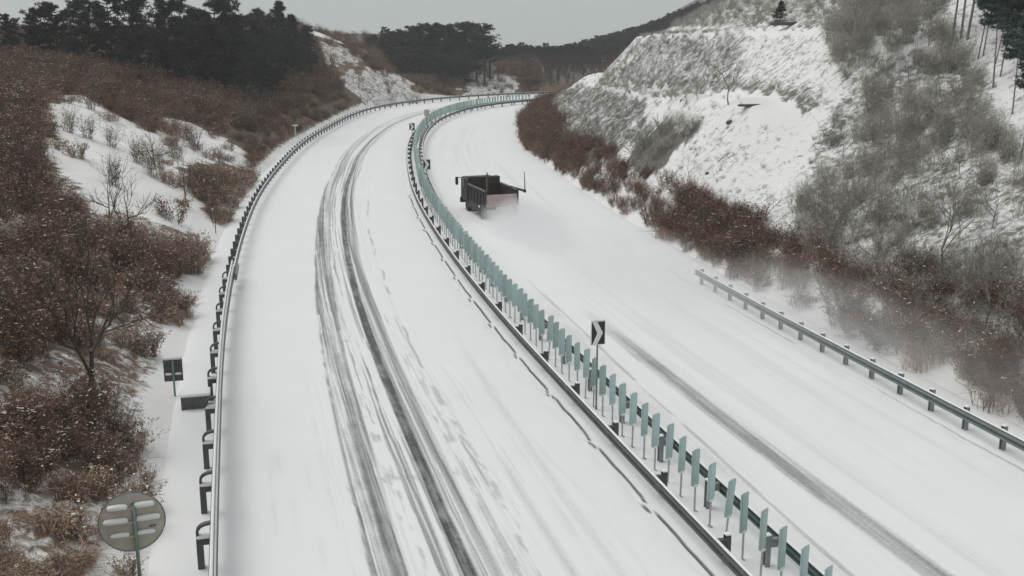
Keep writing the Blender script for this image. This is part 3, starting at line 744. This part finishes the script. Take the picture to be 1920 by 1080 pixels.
def grass_mesh(name, mats, h=.5, n=60, spread=.45):
    vs, fs, ms = [], [], []
    for i in range(n):
        a = nr.uniform(0, 6.28); r_ = spread * math.sqrt(nr.rand()); p = np.array([r_ * math.cos(a), r_ * math.sin(a), -.05]); ln = nr.normal(size=2) * .35
        m_ = p + np.array([ln[0] * h * .4, ln[1] * h * .4, h * .6 * nr.uniform(.6, 1.1)]); e = m_ + np.array([ln[0] * h, ln[1] * h, h * .3 * nr.uniform(-.3, 1)])
        mi = 0 if nr.rand() < .75 else 1
        strip(vs, fs, ms, p, m_, .012, .010, mi); strip(vs, fs, ms, m_, e, .010, .004, mi)
    me = bpy.data.meshes.new(name); me.from_pydata([tuple(map(float, v)) for v in vs], [], fs)
    for m2 in mats: me.materials.append(m2)
    me.polygons.foreach_set('material_index', np.array(ms, dtype=np.int32)); me.update(); return me

M_tip = plain("frosted_twig_tips", (.60, .55, .52), .85, 0, .3, 2)
BR = [M_twigb, M_leafb, M_tip]; ST_ = [M_twigb, M_straw, M_snow]; GR = [M_twigg, M_leafg, M_tip]; RD = [M_twigr, M_leafb, M_tip]
sb = [shrub_mesh("brown_shrub_mesh", BR, 1.7, 1.0, 34, 12, 1, .045, .12, .012, .55), shrub_mesh("brown_shrub_mesh", BR, 1.4, 1.1, 28, 10, 2, .05, .10, .012, .4),
      shrub_mesh("brown_shrub_mesh", BR, 2.0, .9, 26, 12, 1, .04, .12, .013, .7), grass_mesh("brown_grass_mesh", [M_leafb, M_straw], 1.1, 150, .8)]
ss_ = [shrub_mesh("straw_shrub_mesh", ST_, 1.1, .9, 24, 8, 3, .05, .10, .011, .5), grass_mesh("dry_grass_mesh", [M_straw, M_leafb], .7, 120)]
sg = [shrub_mesh("grey_shrub_mesh", GR, 2.0, 1.0, 20, 12, 0, .05, .10, .014, .6), shrub_mesh("grey_shrub_mesh", GR, 1.7, 1.1, 22, 12, 1, .04, .10, .013, .5),
      shrub_mesh("grey_shrub_mesh", GR, 2.3, .8, 14, 12, 0, .05, .06, .015, .75)]
sr = [shrub_mesh("red_brush_mesh", RD, 1.2, .9, 26, 9, 2, .045, .03, .013, .5), shrub_mesh("red_brush_mesh", RD, 1.5, .9, 22, 10, 1, .045, .05, .013, .6)]

def scatter(name, label, cat, meshes, pts, scales, pick=None):
    """one object of ground cover: meshes instanced on points by geometry nodes"""
    if len(pts) == 0: return
    me = bpy.data.meshes.new(name); me.from_pydata([tuple(map(float, p)) for p in pts], [], []); n = len(pts)
    a = me.attributes.new('sc', 'FLOAT', 'POINT'); a.data.foreach_set('value', np.array(scales, dtype=np.float32))
    a = me.attributes.new('rot', 'FLOAT_VECTOR', 'POINT'); rv = np.stack([nr.normal(size=n) * .08, nr.normal(size=n) * .08, nr.uniform(0, 6.28, n)], -1).astype(np.float32); a.data.foreach_set('vector', rv.ravel())
    a = me.attributes.new('pick', 'INT', 'POINT'); a.data.foreach_set('value', (np.array(pick) if pick is not None else nr.randint(0, len(meshes), n)).astype(np.int32))
    o = link(bpy.data.objects.new(name, me)); tag(o, label, cat, kind='stuff')
    gnt = bpy.data.node_groups.new(name + "_spread", 'GeometryNodeTree')
    gnt.interface.new_socket('Geometry', in_out='INPUT', socket_type='NodeSocketGeometry'); gnt.interface.new_socket('Geometry', in_out='OUTPUT', socket_type='NodeSocketGeometry')
    gi = gnt.nodes.new('NodeGroupInput'); go = gnt.nodes.new('NodeGroupOutput'); jn = gnt.nodes.new('GeometryNodeJoinGeometry')
    def named(nm, ty):
        k = gnt.nodes.new('GeometryNodeInputNamedAttribute'); k.data_type = ty; k.inputs[0].default_value = nm; return k
    asc = named('sc', 'FLOAT'); aro = named('rot', 'FLOAT_VECTOR'); api = named('pick', 'INT')
    for i, mm in enumerate(meshes):
        po = bpy.data.objects.new(name + "_kind", mm)           # never linked: only the source of the instances
        oi = gnt.nodes.new('GeometryNodeObjectInfo'); oi.inputs['Object'].default_value = po; oi.inputs['As Instance'].default_value = True
        ip = gnt.nodes.new('GeometryNodeInstanceOnPoints'); cmp_ = gnt.nodes.new('FunctionNodeCompare'); cmp_.data_type = 'INT'; cmp_.operation = 'EQUAL'
        gnt.links.new([q for q in api.outputs if q.enabled][0], cmp_.inputs[2]); cmp_.inputs[3].default_value = i
        e2r = gnt.nodes.new('FunctionNodeEulerToRotation')
        gnt.links.new(gi.outputs[0], ip.inputs['Points']); gnt.links.new(cmp_.outputs[0], ip.inputs['Selection']); gnt.links.new(oi.outputs['Geometry'], ip.inputs['Instance'])
        gnt.links.new([q for q in aro.outputs if q.enabled][0], e2r.inputs[0]); gnt.links.new(e2r.outputs[0], ip.inputs['Rotation'])
        gnt.links.new([q for q in asc.outputs if q.enabled][0], ip.inputs['Scale']); gnt.links.new(ip.outputs[0], jn.inputs[0])
    gnt.links.new(jn.outputs[0], go.inputs[0]); md = o.modifiers.new('spread', 'NODES'); md.node_group = gnt
    return o

def blocks(u, v, Y, h, poly):                       # would a plant of height h here stand in front of that open snow patch?
    b = np.zeros(len(u), bool)
    for k in (0, .45, .9): b |= inpoly(u, v - k * h * 2000 / np.maximum(Y, 5), poly)
    return b
def sample(x0, x1, y0, y1, dens):
    n = int((x1 - x0) * (y1 - y0) * dens); X = nr.uniform(x0, x1, n); Y = nr.uniform(y0, y1, n); Z = terrain(X, Y); s, d = sd(X, Y); u, v = proj(X, Y, Z)
    return X, Y, Z, s, d, u, v
# left brown scrub, near
X, Y, Z, s, d, u, v = sample(-45, -5, 12, 90, 2.6); e = -d - 12.4
cl = fbm(X * .22, Y * .22, 3)
keep = (d < 0) & (e > .35 + .6 * vnoise(Y * .3, Y * 0)) & (u > -160) & ((cl > .40) | (Y > 62)) & ~(blocks(u, v, Y, 1.9, SNOWL) & (nr.rand(len(X)) > .02)) & (nr.rand(len(X)) < np.where(Y < 60, .80, .7)) & ((fbm(X * .5 + 3, Y * .5, 3) > .38) | (Y > 62))
q = keep; pts = np.stack([X, Y, Z], -1)[q]; scs = (np.interp(Y, [15, 30, 60], [.55, .75, 1.1]) * nr.uniform(.6, 1.2, len(X)) * np.clip(.45 + e / 4, .5, 1))[q]
scatter("brown_scrub", "tangled withered brown scrub over the left bank beside the verge", "scrub", sb, pts, scs, nr.choice(4, len(pts), p=[.33, .25, .32, .10]))
X, Y, Z, s, d, u, v = sample(-45, -5, 12, 90, 3.0); e = -d - 12.4
keep = (d < 0) & (e > .45) & (u > -160) & (fbm(X * .22 + 9, Y * .22, 3) > .46) & (nr.rand(len(X)) < .7)
keep &= ~(blocks(u, v, Y, 1.0, SNOWL) & (nr.rand(len(X)) > .02))
scatter("dry_grass", "pale dry grass and straw poking through the snow of the left bank", "dry grass", ss_, np.stack([X, Y, Z], -1)[keep], (nr.uniform(.5, 1.1, len(X)) * np.interp(Y, [15, 60], [.7, 1.2]))[keep], None)
# left hillside farther back
X, Y, Z, s, d, u, v = sample(-130, 6, 88, 262, .8); e = -d - 12.4
inl = blocks(u, v, Y, 1.6, LATT_A) | blocks(u, v, Y, 1.6, LATT_B) | blocks(u, v, Y, 1.6, LATT_C) | blocks(u, v, Y, 1.6, SNOWHILL) | blocks(u, v, Y, 2.4, SNOWL)
keep = (d < 0) & (e > 1.2) & (u > -150) & ~(inl & (nr.rand(len(X)) > .12))
scatter("hillside_brush", "dense dark brown leafless brush on the hillside behind the snowy spur", "brush", sb, np.stack([X, Y, Z], -1)[keep], (nr.uniform(.8, 1.35, len(X)) * np.where(e < 4, .6, 1))[keep])
# right bank: grey thicket
X, Y, Z, s, d, u, v = sample(8, 60, 18, 105, 3.0); uj = u + (fbm(X * .3, Y * .3, 3) - .5) * 60
keep = (d > 14) & inpoly(uj, v, GREY) & (nr.rand(len(X)) < .85) & ((fbm(X * .5 + 4, Y * .5, 3) > .36) | (d < 17))
scatter("grey_thicket", "leafless grey twiggy thicket covering the right bank above the guardrail", "thicket", sg, np.stack([X, Y, Z], -1)[keep], (nr.uniform(.45, 1.0, len(X)) * np.where(d > 17, 1, .8))[keep])
# foot of the slope
X, Y, Z, s, d, u, v = sample(-4, 30, 24, 185, 4.2); wob_ = (fbm(Y * .12, Y * 0, 3) - .5) * 2.5
fo = 13.4 - .9 * sst(Y, 80, 115)
keep = (d > fo + .1) & (d < fo + 2.3 + wob_ + 1.2 * (1 - sst(Y, 40, 62)) + .6 * sst(Y, 80, 110)) & (nr.rand(len(X)) < .47)
red = keep & (Y > 58); drk = keep & (Y <= 66)
scatter("red_brown_brush", "reddish brown brush along the foot of the cut slope beside the far carriageway", "brush", sr, np.stack([X, Y, Z], -1)[red], (nr.uniform(.6, 1.05, len(X)) * np.interp(Y, [60, 90, 150], [.85, 1.0, 1.5]))[red])
scatter("verge_scrub", "dark brown scrub at the foot of the grey thicket above the right guardrail", "scrub", sb + sr[:1], np.stack([X, Y, Z], -1)[drk], nr.uniform(.6, 1.05, len(X))[drk])
# slope tufts, green band and upper slope
X, Y, Z, s, d, u, v = sample(0, 70, 55, 175, 1.6)
gb = (d > 14) & inpoly(u, v + 8, GREENBAND); up = (d > 29.5) & (v < 52) & (u < 1640) & (u > 1150) & (nr.rand(len(X)) < .8)
rk_ = (d > 14) & (inpoly(u, v, ROCKR) | inpoly(u, v, ROCKR2)) & (nr.rand(len(X)) < .8); spr = (d > 14) & (Y > 60) & (nr.rand(len(X)) < .10) & (u < 1560)
kk = gb | up | rk_ | spr
scatter("slope_tufts", "low olive and grey tufts on the benched cut slope", "tufts", [sg[1], sg[2], sg[0]], np.stack([X, Y, Z], -1)[kk], (nr.uniform(.5, 1, len(X)) * np.where(gb, .75, np.where(rk_, .36, np.where(spr, .26, .5))))[kk], nr.choice([0, 1, 2], kk.sum(), p=[.5, .3, .2]))

# ------------------------------------------------------------------ trees
def pine_proto(kind, name, h, crown0, rad, mat, n_whorl, tufts, needles=26, bark=M_bark, tw=.16, flat=False):
    r = empty(name); lean = nr.normal(size=2) * .02 * h
    axis_ = lambda t: np.array([lean[0] * t * t, lean[1] * t * t, t * h])
    m = MB(); m.tube([axis_(t) - (np.array([0, 0, .4]) if t == 0 else 0) for t in np.linspace(0, .98, 8)], [tw * (1 - .85 * t) for t in np.linspace(0, 1, 8)], 7)
    vs, fs = [], []
    for i in range(n_whorl):
        t = crown0 + (1 - crown0) * (i / n_whorl) ** .9; base = axis_(t)
        q = (t - crown0) / (1 - crown0)
        rr_ = rad * ((1 - q) ** .75 * (.55 + .45 * min(1, q * 4)) if not flat else math.sin(math.pi * (.18 + .75 * q)) ** .7) * nr.uniform(.65, 1.15)
        for k in range(nr.randint(4, 7)):
            a = nr.uniform(0, 6.28); rl = rr_ * nr.uniform(.6, 1.15); rise = (.25 if flat else -.08) + nr.normal() * .12
            tip = base + np.array([math.cos(a) * rl, math.sin(a) * rl, rl * rise]); m.tube([base, (base + tip) / 2 + np.array([0, 0, .05 * rl]), tip], [.035 + .01 * rl, .02, .008], 4, cap=False)
            for j in range(tufts):
                f = nr.uniform(.3, 1.05); c = base + (tip - base) * f + nr.normal(size=3) * np.array([.18, .18, .10]) * (rl * .5 + .2); sz = nr.uniform(.22, .50) * (h / 8) ** .5
                for l in range(needles):
                    dr = nr.normal(size=3) * np.array([1, 1, .6]); dr /= np.linalg.norm(dr); side = np.cross(dr, nr.normal(size=3)); side /= np.linalg.norm(side) + 1e-9
                    p = c + dr * sz * .15; e = c + dr * sz * nr.uniform(.7, 1.25); i0 = len(vs); wv = sz * .12
                    vs += [p - side * wv, p + side * wv, e]; fs.append((i0, i0 + 1, i0 + 2))
    m.build("trunk", bark, r); me = bpy.data.meshes.new("crown"); me.from_pydata([tuple(map(float, v_)) for v_ in vs], [], fs); me.materials.append(mat); me.update()
    o = link(bpy.data.objects.new("crown", me)); o.parent = r; r['h'] = h; return r
def bare_proto(name, h, spread, depth, mat, tw=.09, leaves=0, leafmat=None, upright=.6, nb=3):
    r = empty(name); m = MB(); L_ = []
    def grow(p, dr, ln, rd, lv):
        q = p + dr * ln * .5 + nr.normal(size=3) * ln * .04; e = q + (dr + nr.normal(size=3) * .1) * ln * .5
        m.tube([p, q, e], [rd, rd * .82, rd * .62], 5 if lv < 2 else 3, cap=False)
        if lv >= depth:
            for _ in range(leaves): L_.append(e + nr.normal(size=3) * .16)
            return
        for k in range(nb + (nr.rand() < .4)):
            nd = dr * upright + nr.normal(size=3) * spread + np.array([0, 0, .12]); nd /= np.linalg.norm(nd)
            f = nr.uniform(.45, 1.0); o_ = p + (e - p) * f if k else e
            grow(o_, nd, ln * nr.uniform(.6, .82), rd * .58, lv + 1)
    grow(np.array([0, 0, -.3]), np.array([0, 0, 1.0]), h * .34, tw, 0)
    m.build("trunk", mat, r)
    if leaves:
        vs, fs, ms = [], [], []
        for c in L_: 
            ax = nr.normal(size=3); ax /= np.linalg.norm(ax); strip(vs, fs, ms, c, c + ax * .09, .035, .02, 0)
        o = mesh_obj("crown", [tuple(map(float, v_)) for v_ in vs], fs, leafmat, r)
    r['h'] = h; return r
def put(proto, used, x, y, h, label, cat, group, rz=None, gz=None):
    o = proto if not used.get(proto.name) else copy_tree(proto); used[proto.name] = 1
    z = float(terrain(np.array([x]), np.array([y]))[0]) if gz is None else gz
    o.location = (x, y, z - .1); k = h / proto['h']; o.scale = (k, k, k); o.rotation_euler = (0, 0, rnd.uniform(0, 6.28) if rz is None else rz)
    tag(o, label, cat, group); return o
used = {}
pA = pine_proto(0, "conifer_tree", 8, .10, 2.5, M_pinedark, 18, 7, 20)
pB = pine_proto(1, "conifer_tree", 8, .14, 3.1, M_pinedark, 17, 9, 20, flat=True)
pC = pine_proto(2, "conifer_tree", 8, .10, 2.6, M_pine, 17, 8, 20, flat=True)
pD = pine_proto(3, "pine_tree", 11, .58, 2.6, M_pineblue, 10, 7, 26, bark=M_greybark, tw=.10, flat=True)
pE = pine_proto(4, "pine_tree", 10, .45, 2.6, M_pinedark, 9, 6, 24, flat=True, tw=.22)
def hgt(u, vtop, Y):
    x, y, z = at_depth(u, vtop, Y); gz = float(terrain(np.array([x]), np.array([y]))[0]); return x, y, max(1.5, z - gz + .1)
# skyline trees upper left, (u, top row, distance, kind)
for (u, vt, Y, pr, lab) in [(15, 28, 118, pC, "small rounded tree at the far left end of the skyline"), (60, 18, 120, pB, "broad dark tree left of the skyline's gap, near the left edge"),
    (100, 8, 122, pB, "dark green rounded tree on the upper left skyline, second from the gap"), (150, 2, 118, pC, "leafy dark green tree on the upper left skyline"),
    (200, -14, 120, pB, "tall dark tree on the skyline above the brown hillside"), (250, -20, 116, pA, "tallest conifer on the upper left skyline"),
    (305, 2, 120, pB, "conifer with a low crown at the right end of the upper left row"), (345, 32, 128, pC, "low conifer in the dip between the row and the domed tree")]:
    x, y, h = hgt(u, vt, Y); put(pr, used, x, y, h, lab, "tree", "trees on the upper left skyline")
for (u, vt, Y, pr, lab) in [(402, 0, 125, pB, "large dome-shaped dark conifer standing against the sky"), (385, 22, 130, pB, "shorter dark conifer left beside the domed one"), (432, 38, 128, pC, "low dark conifer right of the domed tree"),
    (462, 30, 140, pB, "ragged dark conifer between the domed tree and the pointed pine"), (492, 16, 146, pE, "pine with open tiers left of the pointed pine"), (520, 0, 156, pA, "pointed layered pine with spiky tiers against the sky"),
    (545, 25, 160, pA, "dark pine on the right shoulder of the pointed pine"), (568, 50, 165, pC, "small conifer above the snowy hilltop's left end")]:
    x, y, h = hgt(u, vt, Y); put(pr, used, x, y, h, lab, "conifer", "conifers above the brown hillside")
k = 0
for (u, vt, Y) in [(350, 60, 146), (380, 70, 142), (410, 62, 146), (440, 66, 144), (468, 58, 148), (500, 62, 144), (365, 95, 136), (400, 105, 133), (440, 108, 132), (480, 100, 135), (330, 80, 140), (425, 84, 140), (490, 82, 142)]:
    x, y, h = hgt(u, vt, Y); put([pA, pB, pC][k % 3], used, x, y, h, "dark conifer packed in the black-green stand below the domed and pointed trees", "conifer", "conifer stand on the left hillside"); k += 1
far = [(688, 70, 232), (700, 66, 236), (716, 68, 230), (732, 62, 234), (748, 60, 228), (765, 50, 232), (782, 48, 226), (800, 52, 230), (815, 46, 224), (832, 47, 228), (848, 52, 222), (862, 44, 226), (876, 46, 222), (705, 95, 222), (735, 92, 220), (768, 88, 218), (800, 90, 218), (830, 92, 216), (858, 90, 214), (790, 70, 224), (845, 75, 218), (750, 110, 214), (785, 120, 212), (820, 125, 212), (850, 120, 212), (868, 100, 216)]
for k, (u, vt, Y) in enumerate(far):
    x, y, h = hgt(u, vt, Y); o = put([pB, pC, pA, pB][k % 4], used, x, y, h, "dark conifer in the dense grove on the outside of the far bend", "conifer", "grove on the outside of the far bend")
    o.scale = (o.scale[0] * 1.35,) * 2 + (o.scale[2],)
for k, (u, vt, Y) in enumerate([(775, 100, 206), (795, 108, 206), (812, 100, 207), (828, 110, 207), (842, 102, 208), (858, 108, 209), (870, 96, 211), (752, 98, 204), (730, 90, 206)]):
    x, y, h = hgt(u, vt, Y); o = put([pC, pB][k % 2], used, x, y, h, "lower dark conifer on the near fringe of the grove by the far bend", "conifer", "near fringe of the far grove")
    o.scale = (o.scale[0] * 1.3,) * 2 + (o.scale[2],)
for (u, vt, Y, lab) in [(908, 45, 214, "tall open-crowned pine at the right edge of the far grove"), (893, 62, 216, "slightly shorter open pine left of the tall one at the grove's edge"), (918, 72, 218, "crooked low pine leaning out right of the far grove")]:
    x, y, h = hgt(u, vt, Y); put(pE, used, x, y, h, lab, "pine", "pines at the right edge of the far grove")
for k, (u, vt, Y) in enumerate([(930, 100, 262), (945, 106, 268), (958, 110, 272), (970, 112, 280), (984, 116, 290), (998, 112, 300)]):
    x, y, h = hgt(u, vt, Y); put(pC if k % 2 else pA, used, x, y, h, "small distant conifer in the gap where the two skylines meet", "conifer", "conifers in the skyline gap")
# far wood on the ridge (reads as one mass)
X, Y, Z, s, d, u, v = sample(-40, 150, 285, 400, .30); kk = (X > -34 + (Y - 285) * .1)
scatter("far_wood", "distant dark wood covering the ridge behind the cut slope", "wood", [pC.children[1].data if pC.children[1].name.startswith('crown') else pC.children[0].data, pA.children[1].data if pA.children[1].name.startswith('crown') else pA.children[0].data],
        np.stack([X, Y, Z - .3], -1)[kk], nr.uniform(.4, .75, len(X))[kk])
X, Y, Z, s, d, u, v = sample(2, 60, 172, 285, .35); kk = ((d > 13) & (s > 196)) | ((d < -16) & (X > 0))
kw = kk & (Y > 214); kk = kk & ~kw
scatter("valley_wood", "dark low wood filling the dip between the far bend and the ridge", "wood", [pA.children[1].data, pC.children[1].data], np.stack([X, Y, Z - .2], -1)[kw], nr.uniform(.28, .42, len(X))[kw])
scatter("valley_brush", "dark red-brown brush in the dip behind the end of the cut slope", "brush", sb, np.stack([X, Y, Z], -1)[kk], nr.uniform(1.2, 2.2, len(X))[kk])

# bare trees
bT = bare_proto("bare_tree", 7.2, .33, 5, M_bark, .11, 3, M_leafb, .82, 3)
x, y = gp(195, 775, .8); put(bT, used, x - .3, y, 6.8, "brown leafless tree with a dark trunk in the scrub left of the square sign", "tree", None, rz=2.6)
bS = bare_proto("bare_sapling", 4.5, .34, 4, M_bark, .05, 0, None, .85, 3)
for (u, v_, hh, lab) in [(205, 405, 4.6, "thin forked leafless sapling against the snowy spur"), (240, 415, 5.2, "tallest slender leafless sapling in front of the snowy spur"), (290, 322, 4.0, "leafless sapling on the ridge line of the snowy spur"), (345, 345, 4.4, "brownish sapling right of the snowy spur's hollow"), (60, 420, 4.5, "leafless sapling in the brush left of the snowy spur"), (400, 360, 3.0, "low sapling in the dark hollow beside the left verge")]:
    x, y = gp(u, v_, 2.6); 
    z = float(terrain(np.array([x]), np.array([y]))[0]); put(bS, used, x, y, hh, lab, "sapling", "saplings round the snowy spur")
bG = bare_proto("bare_tree", 4.2, .36, 4, M_greybark, .05, 0, None, .8, 3)
def on_slope(u, v):                                 # walk along the sight line to the ground
    r_ = ray(u, v)
    for Yv in np.arange(20, 260, .4):
        t = Yv / r_[1]; z = CAM_H + r_[2] * t
        if z <= float(terrain(np.array([r_[0] * t]), np.array([Yv]))[0]): return r_[0] * t, Yv, z
    return r_[0] * 5, 100, 0
for (u, v_) in [(1620, 120), (1660, 60), (1700, 160), (1640, 250), (1580, 300), (1720, 300), (1760, 240), (1800, 330), (1690, 400), (1620, 420), (1860, 430), (1780, 440), (1900, 520), (1700, 640), (1550, 400), (1740, 90), (1820, 560), (1660, 500), (1600, 60), (1690, 30)]:
    x, y, z = on_slope(u, v_); put(bG, used, x, y, rnd.uniform(2.2, 3.2), "slender grey leafless tree among the many in the thicket of the right bank", "tree", "slender trees in the grey thicket", gz=z)
for (u, v_, hh, lab) in [(1368, 196, 4.6, "slim leafless tree on the lower bench of the cut slope"), (1210, 335, 4.4, "leafless shrub tree at the lower end of the olive band"), (1292, 335, 2.0, "tiny bare sapling on the smooth snow right of the olive band"), (1062, 285, 3.6, "small leafless tree in front of the speckled lower slope"),
    (1435, 420, 2.6, "low bare sapling at the bottom of the smooth snow slope"), (1305, 190, 2.4, "small bare tree by the speckled edge on the lower bench"), (1240, 258, 2.6, "small bare tree at the top of the olive band"), (1650, 560, 4.2, "leafless tree at the foot of the grey thicket"), (1760, 520, 5.0, "taller leafless tree standing in the grey thicket"), (1560, 470, 3.6, "bare tree at the thicket's lower left corner"), (1850, 640, 5.0, "bare tree in the thicket above the right guardrail")]:
    x, y, z = on_slope(u, v_); put(bG, used, x, y, hh, lab, "tree", "leafless trees of the right slope", gz=z)
for k, (u, v_, hh) in enumerate([(1170, 62, 4.5), (1180, 60, 5.2), (1188, 58, 4.6), (1196, 55, 5.0), (1226, 32, 5.5), (1240, 28, 5.0), (1250, 22, 4.5), (1148, 72, 3.5)]):
    x, y, z = at_depth(u, v_, 210); 
    zz = float(terrain(np.array([x]), np.array([y]))[0]); put(bG, used, x, y, min(6.5, max(3, z + hh * .8 - zz)), "thin leafless tree rising over the wooded ridge into the sky", "tree", "thin bare trees on the ridge skyline")
# pines with long bare stems, upper right
for (u, v_, hh, lab) in [(1785, 78, 8, "leftmost straight grey pine stem at the top right"), (1800, 82, 9, "thin pine stem leaning beside the leftmost one"), (1812, 80, 10, "slanting pine stem third from the left of the grove"), (1832, 118, 5.6, "leaning pine stem above the snowy gap"), (1842, 110, 5.2, "thin pine stem behind the leaning one"), (1866, 120, 4.2, "short dark pine stem below the bluish crown"),
    (1862, 165, 6.0, "long slanting pine stem at the edge of the snowy gap"), (1874, 150, 5.2, "pine stem crossing close beside the long slanting one"), (1898, 215, 5.0, "pine with a forked lower stem over the snow"), (1910, 310, 6.2, "nearest pine at the right edge with a bluish crown"), (1922, 140, 4.6, "bushy bluish pine in the top right corner"), (1892, 85, 3.8, "dense bluish pine crown at the top right")]:
    x, y, z = on_slope(u, v_); o = put(pD, used, x, y, hh * .98, lab, "pine", "long-stemmed pines at the top right", gz=z); o.rotation_euler = (rnd.gauss(0, .05), R(7) + rnd.gauss(0, .05), rnd.uniform(0, .3) + rnd.choice([0, .5]))
# small evergreen, stones on the cut slope
x, y, z = on_slope(1462, 44); sp = pine_proto(5, "small_spruce", 2.2, .05, .9, M_pine, 9, 4, 18, tw=.05); put(sp, used, x, y, 2.0, "lone small green spruce on the rim of the upper bench", "spruce", None, gz=z)
def stone(u, v, sz, lab):
    x, y, z = on_slope(u, v); r_ = MB(); vs = []; n1, n2 = 7, 5
    import bmesh
    bm = bmesh.new(); bmesh.ops.create_icosphere(bm, subdivisions=2, radius=sz)
    for q in bm.verts: q.co *= 1 + .35 * (rnd.random() - .5); q.co.z *= .7
    me = bpy.data.meshes.new("stone"); bm.to_mesh(me); bm.free(); me.materials.append(M_rock); o = link(bpy.data.objects.new("stone", me)); o.location = (x, y, z + sz * .15)
    tag(o, lab, "stone")
stone(1370, 232, .30, "single dark stone on the smooth snow just under the lower bench")
stone(1328, 327, .22, "small dark stone low on the smooth snow slope")
stone(1282, 190, .28, "dark lump of rock on the snowy lower bench")
stone(1692, 412, .34, "dark rounded stone among the grey twigs")
# dark slab edge on the lower bench
x, y, z = on_slope(1420, 197); m = MB(); m.box((0, 0, .0), (2.6, .4, .14), bev=.04); m.box((.5, .25, .02), (1.1, .3, .16), bev=.05)
o = m.build("drain_slab", M_rock); o.location = (x, y, z); o.rotation_euler = (0, 0, R(14)); tag(o, "long dark drain slab showing along the edge of the lower bench", "slab")
x, y, z = on_slope(1485, 48); m = MB(); m.box((0, 0, .15), (3.6, .5, .28), bev=.06); m.box((2.2, .1, .12), (1.3, .4, .3), bev=.08)
o = m.build("drain_slab", M_rock); o.location = (x, y, z); o.rotation_euler = (0, 0, R(8)); tag(o, "dark slab edge on the rim of the upper bench beside the small spruce", "slab")

# ------------------------------------------------------------------ blown snow dust behind the truck
def cloud(label, s, d, half, dens, z=.9, rzo=0):
    import bmesh
    bm = bmesh.new(); bmesh.ops.create_icosphere(bm, subdivisions=3, radius=1.0); me = bpy.data.meshes.new("snow_cloud"); bm.to_mesh(me); bm.free()
    mt = bpy.data.materials.new("blown_snow_dust"); mt.use_nodes = True; n = mt.node_tree; n.nodes.clear(); out = N(n, 'ShaderNodeOutputMaterial'); pv = N(n, 'ShaderNodeVolumePrincipled')
    tc = N(n, 'ShaderNodeTexCoord'); ln = N(n, 'ShaderNodeVectorMath', operation='LENGTH'); n.links.new(tc.outputs['Object'], ln.inputs[0])
    mp = N(n, 'ShaderNodeMapping'); mp.inputs['Scale'].default_value = (half[0] * .75, half[1] * .16, half[2] * .9); n.links.new(tc.outputs['Object'], mp.inputs[0])
    nz = noise(n, 1.0, 4, .62, mp.outputs[0], .8); fo_ = N(n, 'ShaderNodeMapRange'); fo_.interpolation_type = 'SMOOTHSTEP'; n.links.new(ln.outputs['Value'], fo_.inputs[0])
    fo_.inputs[1].default_value = 1.0; fo_.inputs[2].default_value = .1; fo_.inputs[3].default_value = 0; fo_.inputs[4].default_value = 1
    nzr = N(n, 'ShaderNodeMapRange'); n.links.new(nz, nzr.inputs[0]); nzr.inputs[1].default_value = .34; nzr.inputs[2].default_value = .66; nzr.inputs[3].default_value = .10; nzr.inputs[4].default_value = 1
    dn = math_(n, 'MULTIPLY', math_(n, 'MULTIPLY', fo_.outputs[0], nzr.outputs[0]), dens)
    n.links.new(dn, pv.inputs['Density']); pv.inputs['Color'].default_value = (.95, .96, .97, 1); pv.inputs['Anisotropy'].default_value = .2
    n.links.new(pv.outputs[0], out.inputs['Volume']); me.materials.append(mt)
    o = link(bpy.data.objects.new("snow_cloud", me)); p = Pv(s, d); o.location = (p.x, p.y, z); o.scale = half; o.rotation_euler = (0, 0, head(s) + rzo)
    tag(o, label, "snow dust", kind='stuff')
cloud("white snow dust boiling round the rear wheels of the truck", 77.0, 5.6, (3.0, 8.6, 1.6), 1.25, .6)
cloud("thin snow dust drifting over the middle of the right carriageway", 63, 7.8, (5.2, 14, 1.9), .30, .8)
cloud("grey snow dust drifting over the right guardrail into the brush", 52.0, 12.6, (3.6, 11, 1.9), .30, 1.0)
cloud("faint snow dust hanging over the near end of the right guardrail", 40, 14.2, (3.2, 11, 1.9), .20, 1.1)

# prototypes that no place used
for pr in (pA, pB, pC, pD, pE, bT, bS, bG):
    if not used.get(pr.name):
        for c in list(pr.children): bpy.data.objects.remove(c)
        bpy.data.objects.remove(pr)

# thin winter haze over the whole place
m = MB(); m.box((30, 280, 20.5), (1800, 900, 64)); hz = m.build("haze", []); tag(hz, "thin pale winter haze over the whole road and hills", "haze", kind='stuff')
mt = bpy.data.materials.new("thin_haze"); mt.use_nodes = True; n = mt.node_tree; n.nodes.clear(); out = N(n, 'ShaderNodeOutputMaterial'); pv = N(n, 'ShaderNodeVolumePrincipled')
pv.inputs['Color'].default_value = (.93, .95, .96, 1); pv.inputs['Density'].default_value = .0004; pv.inputs['Anisotropy'].default_value = .3
n.links.new(pv.outputs[0], out.inputs['Volume']); hz.data.materials.append(mt)
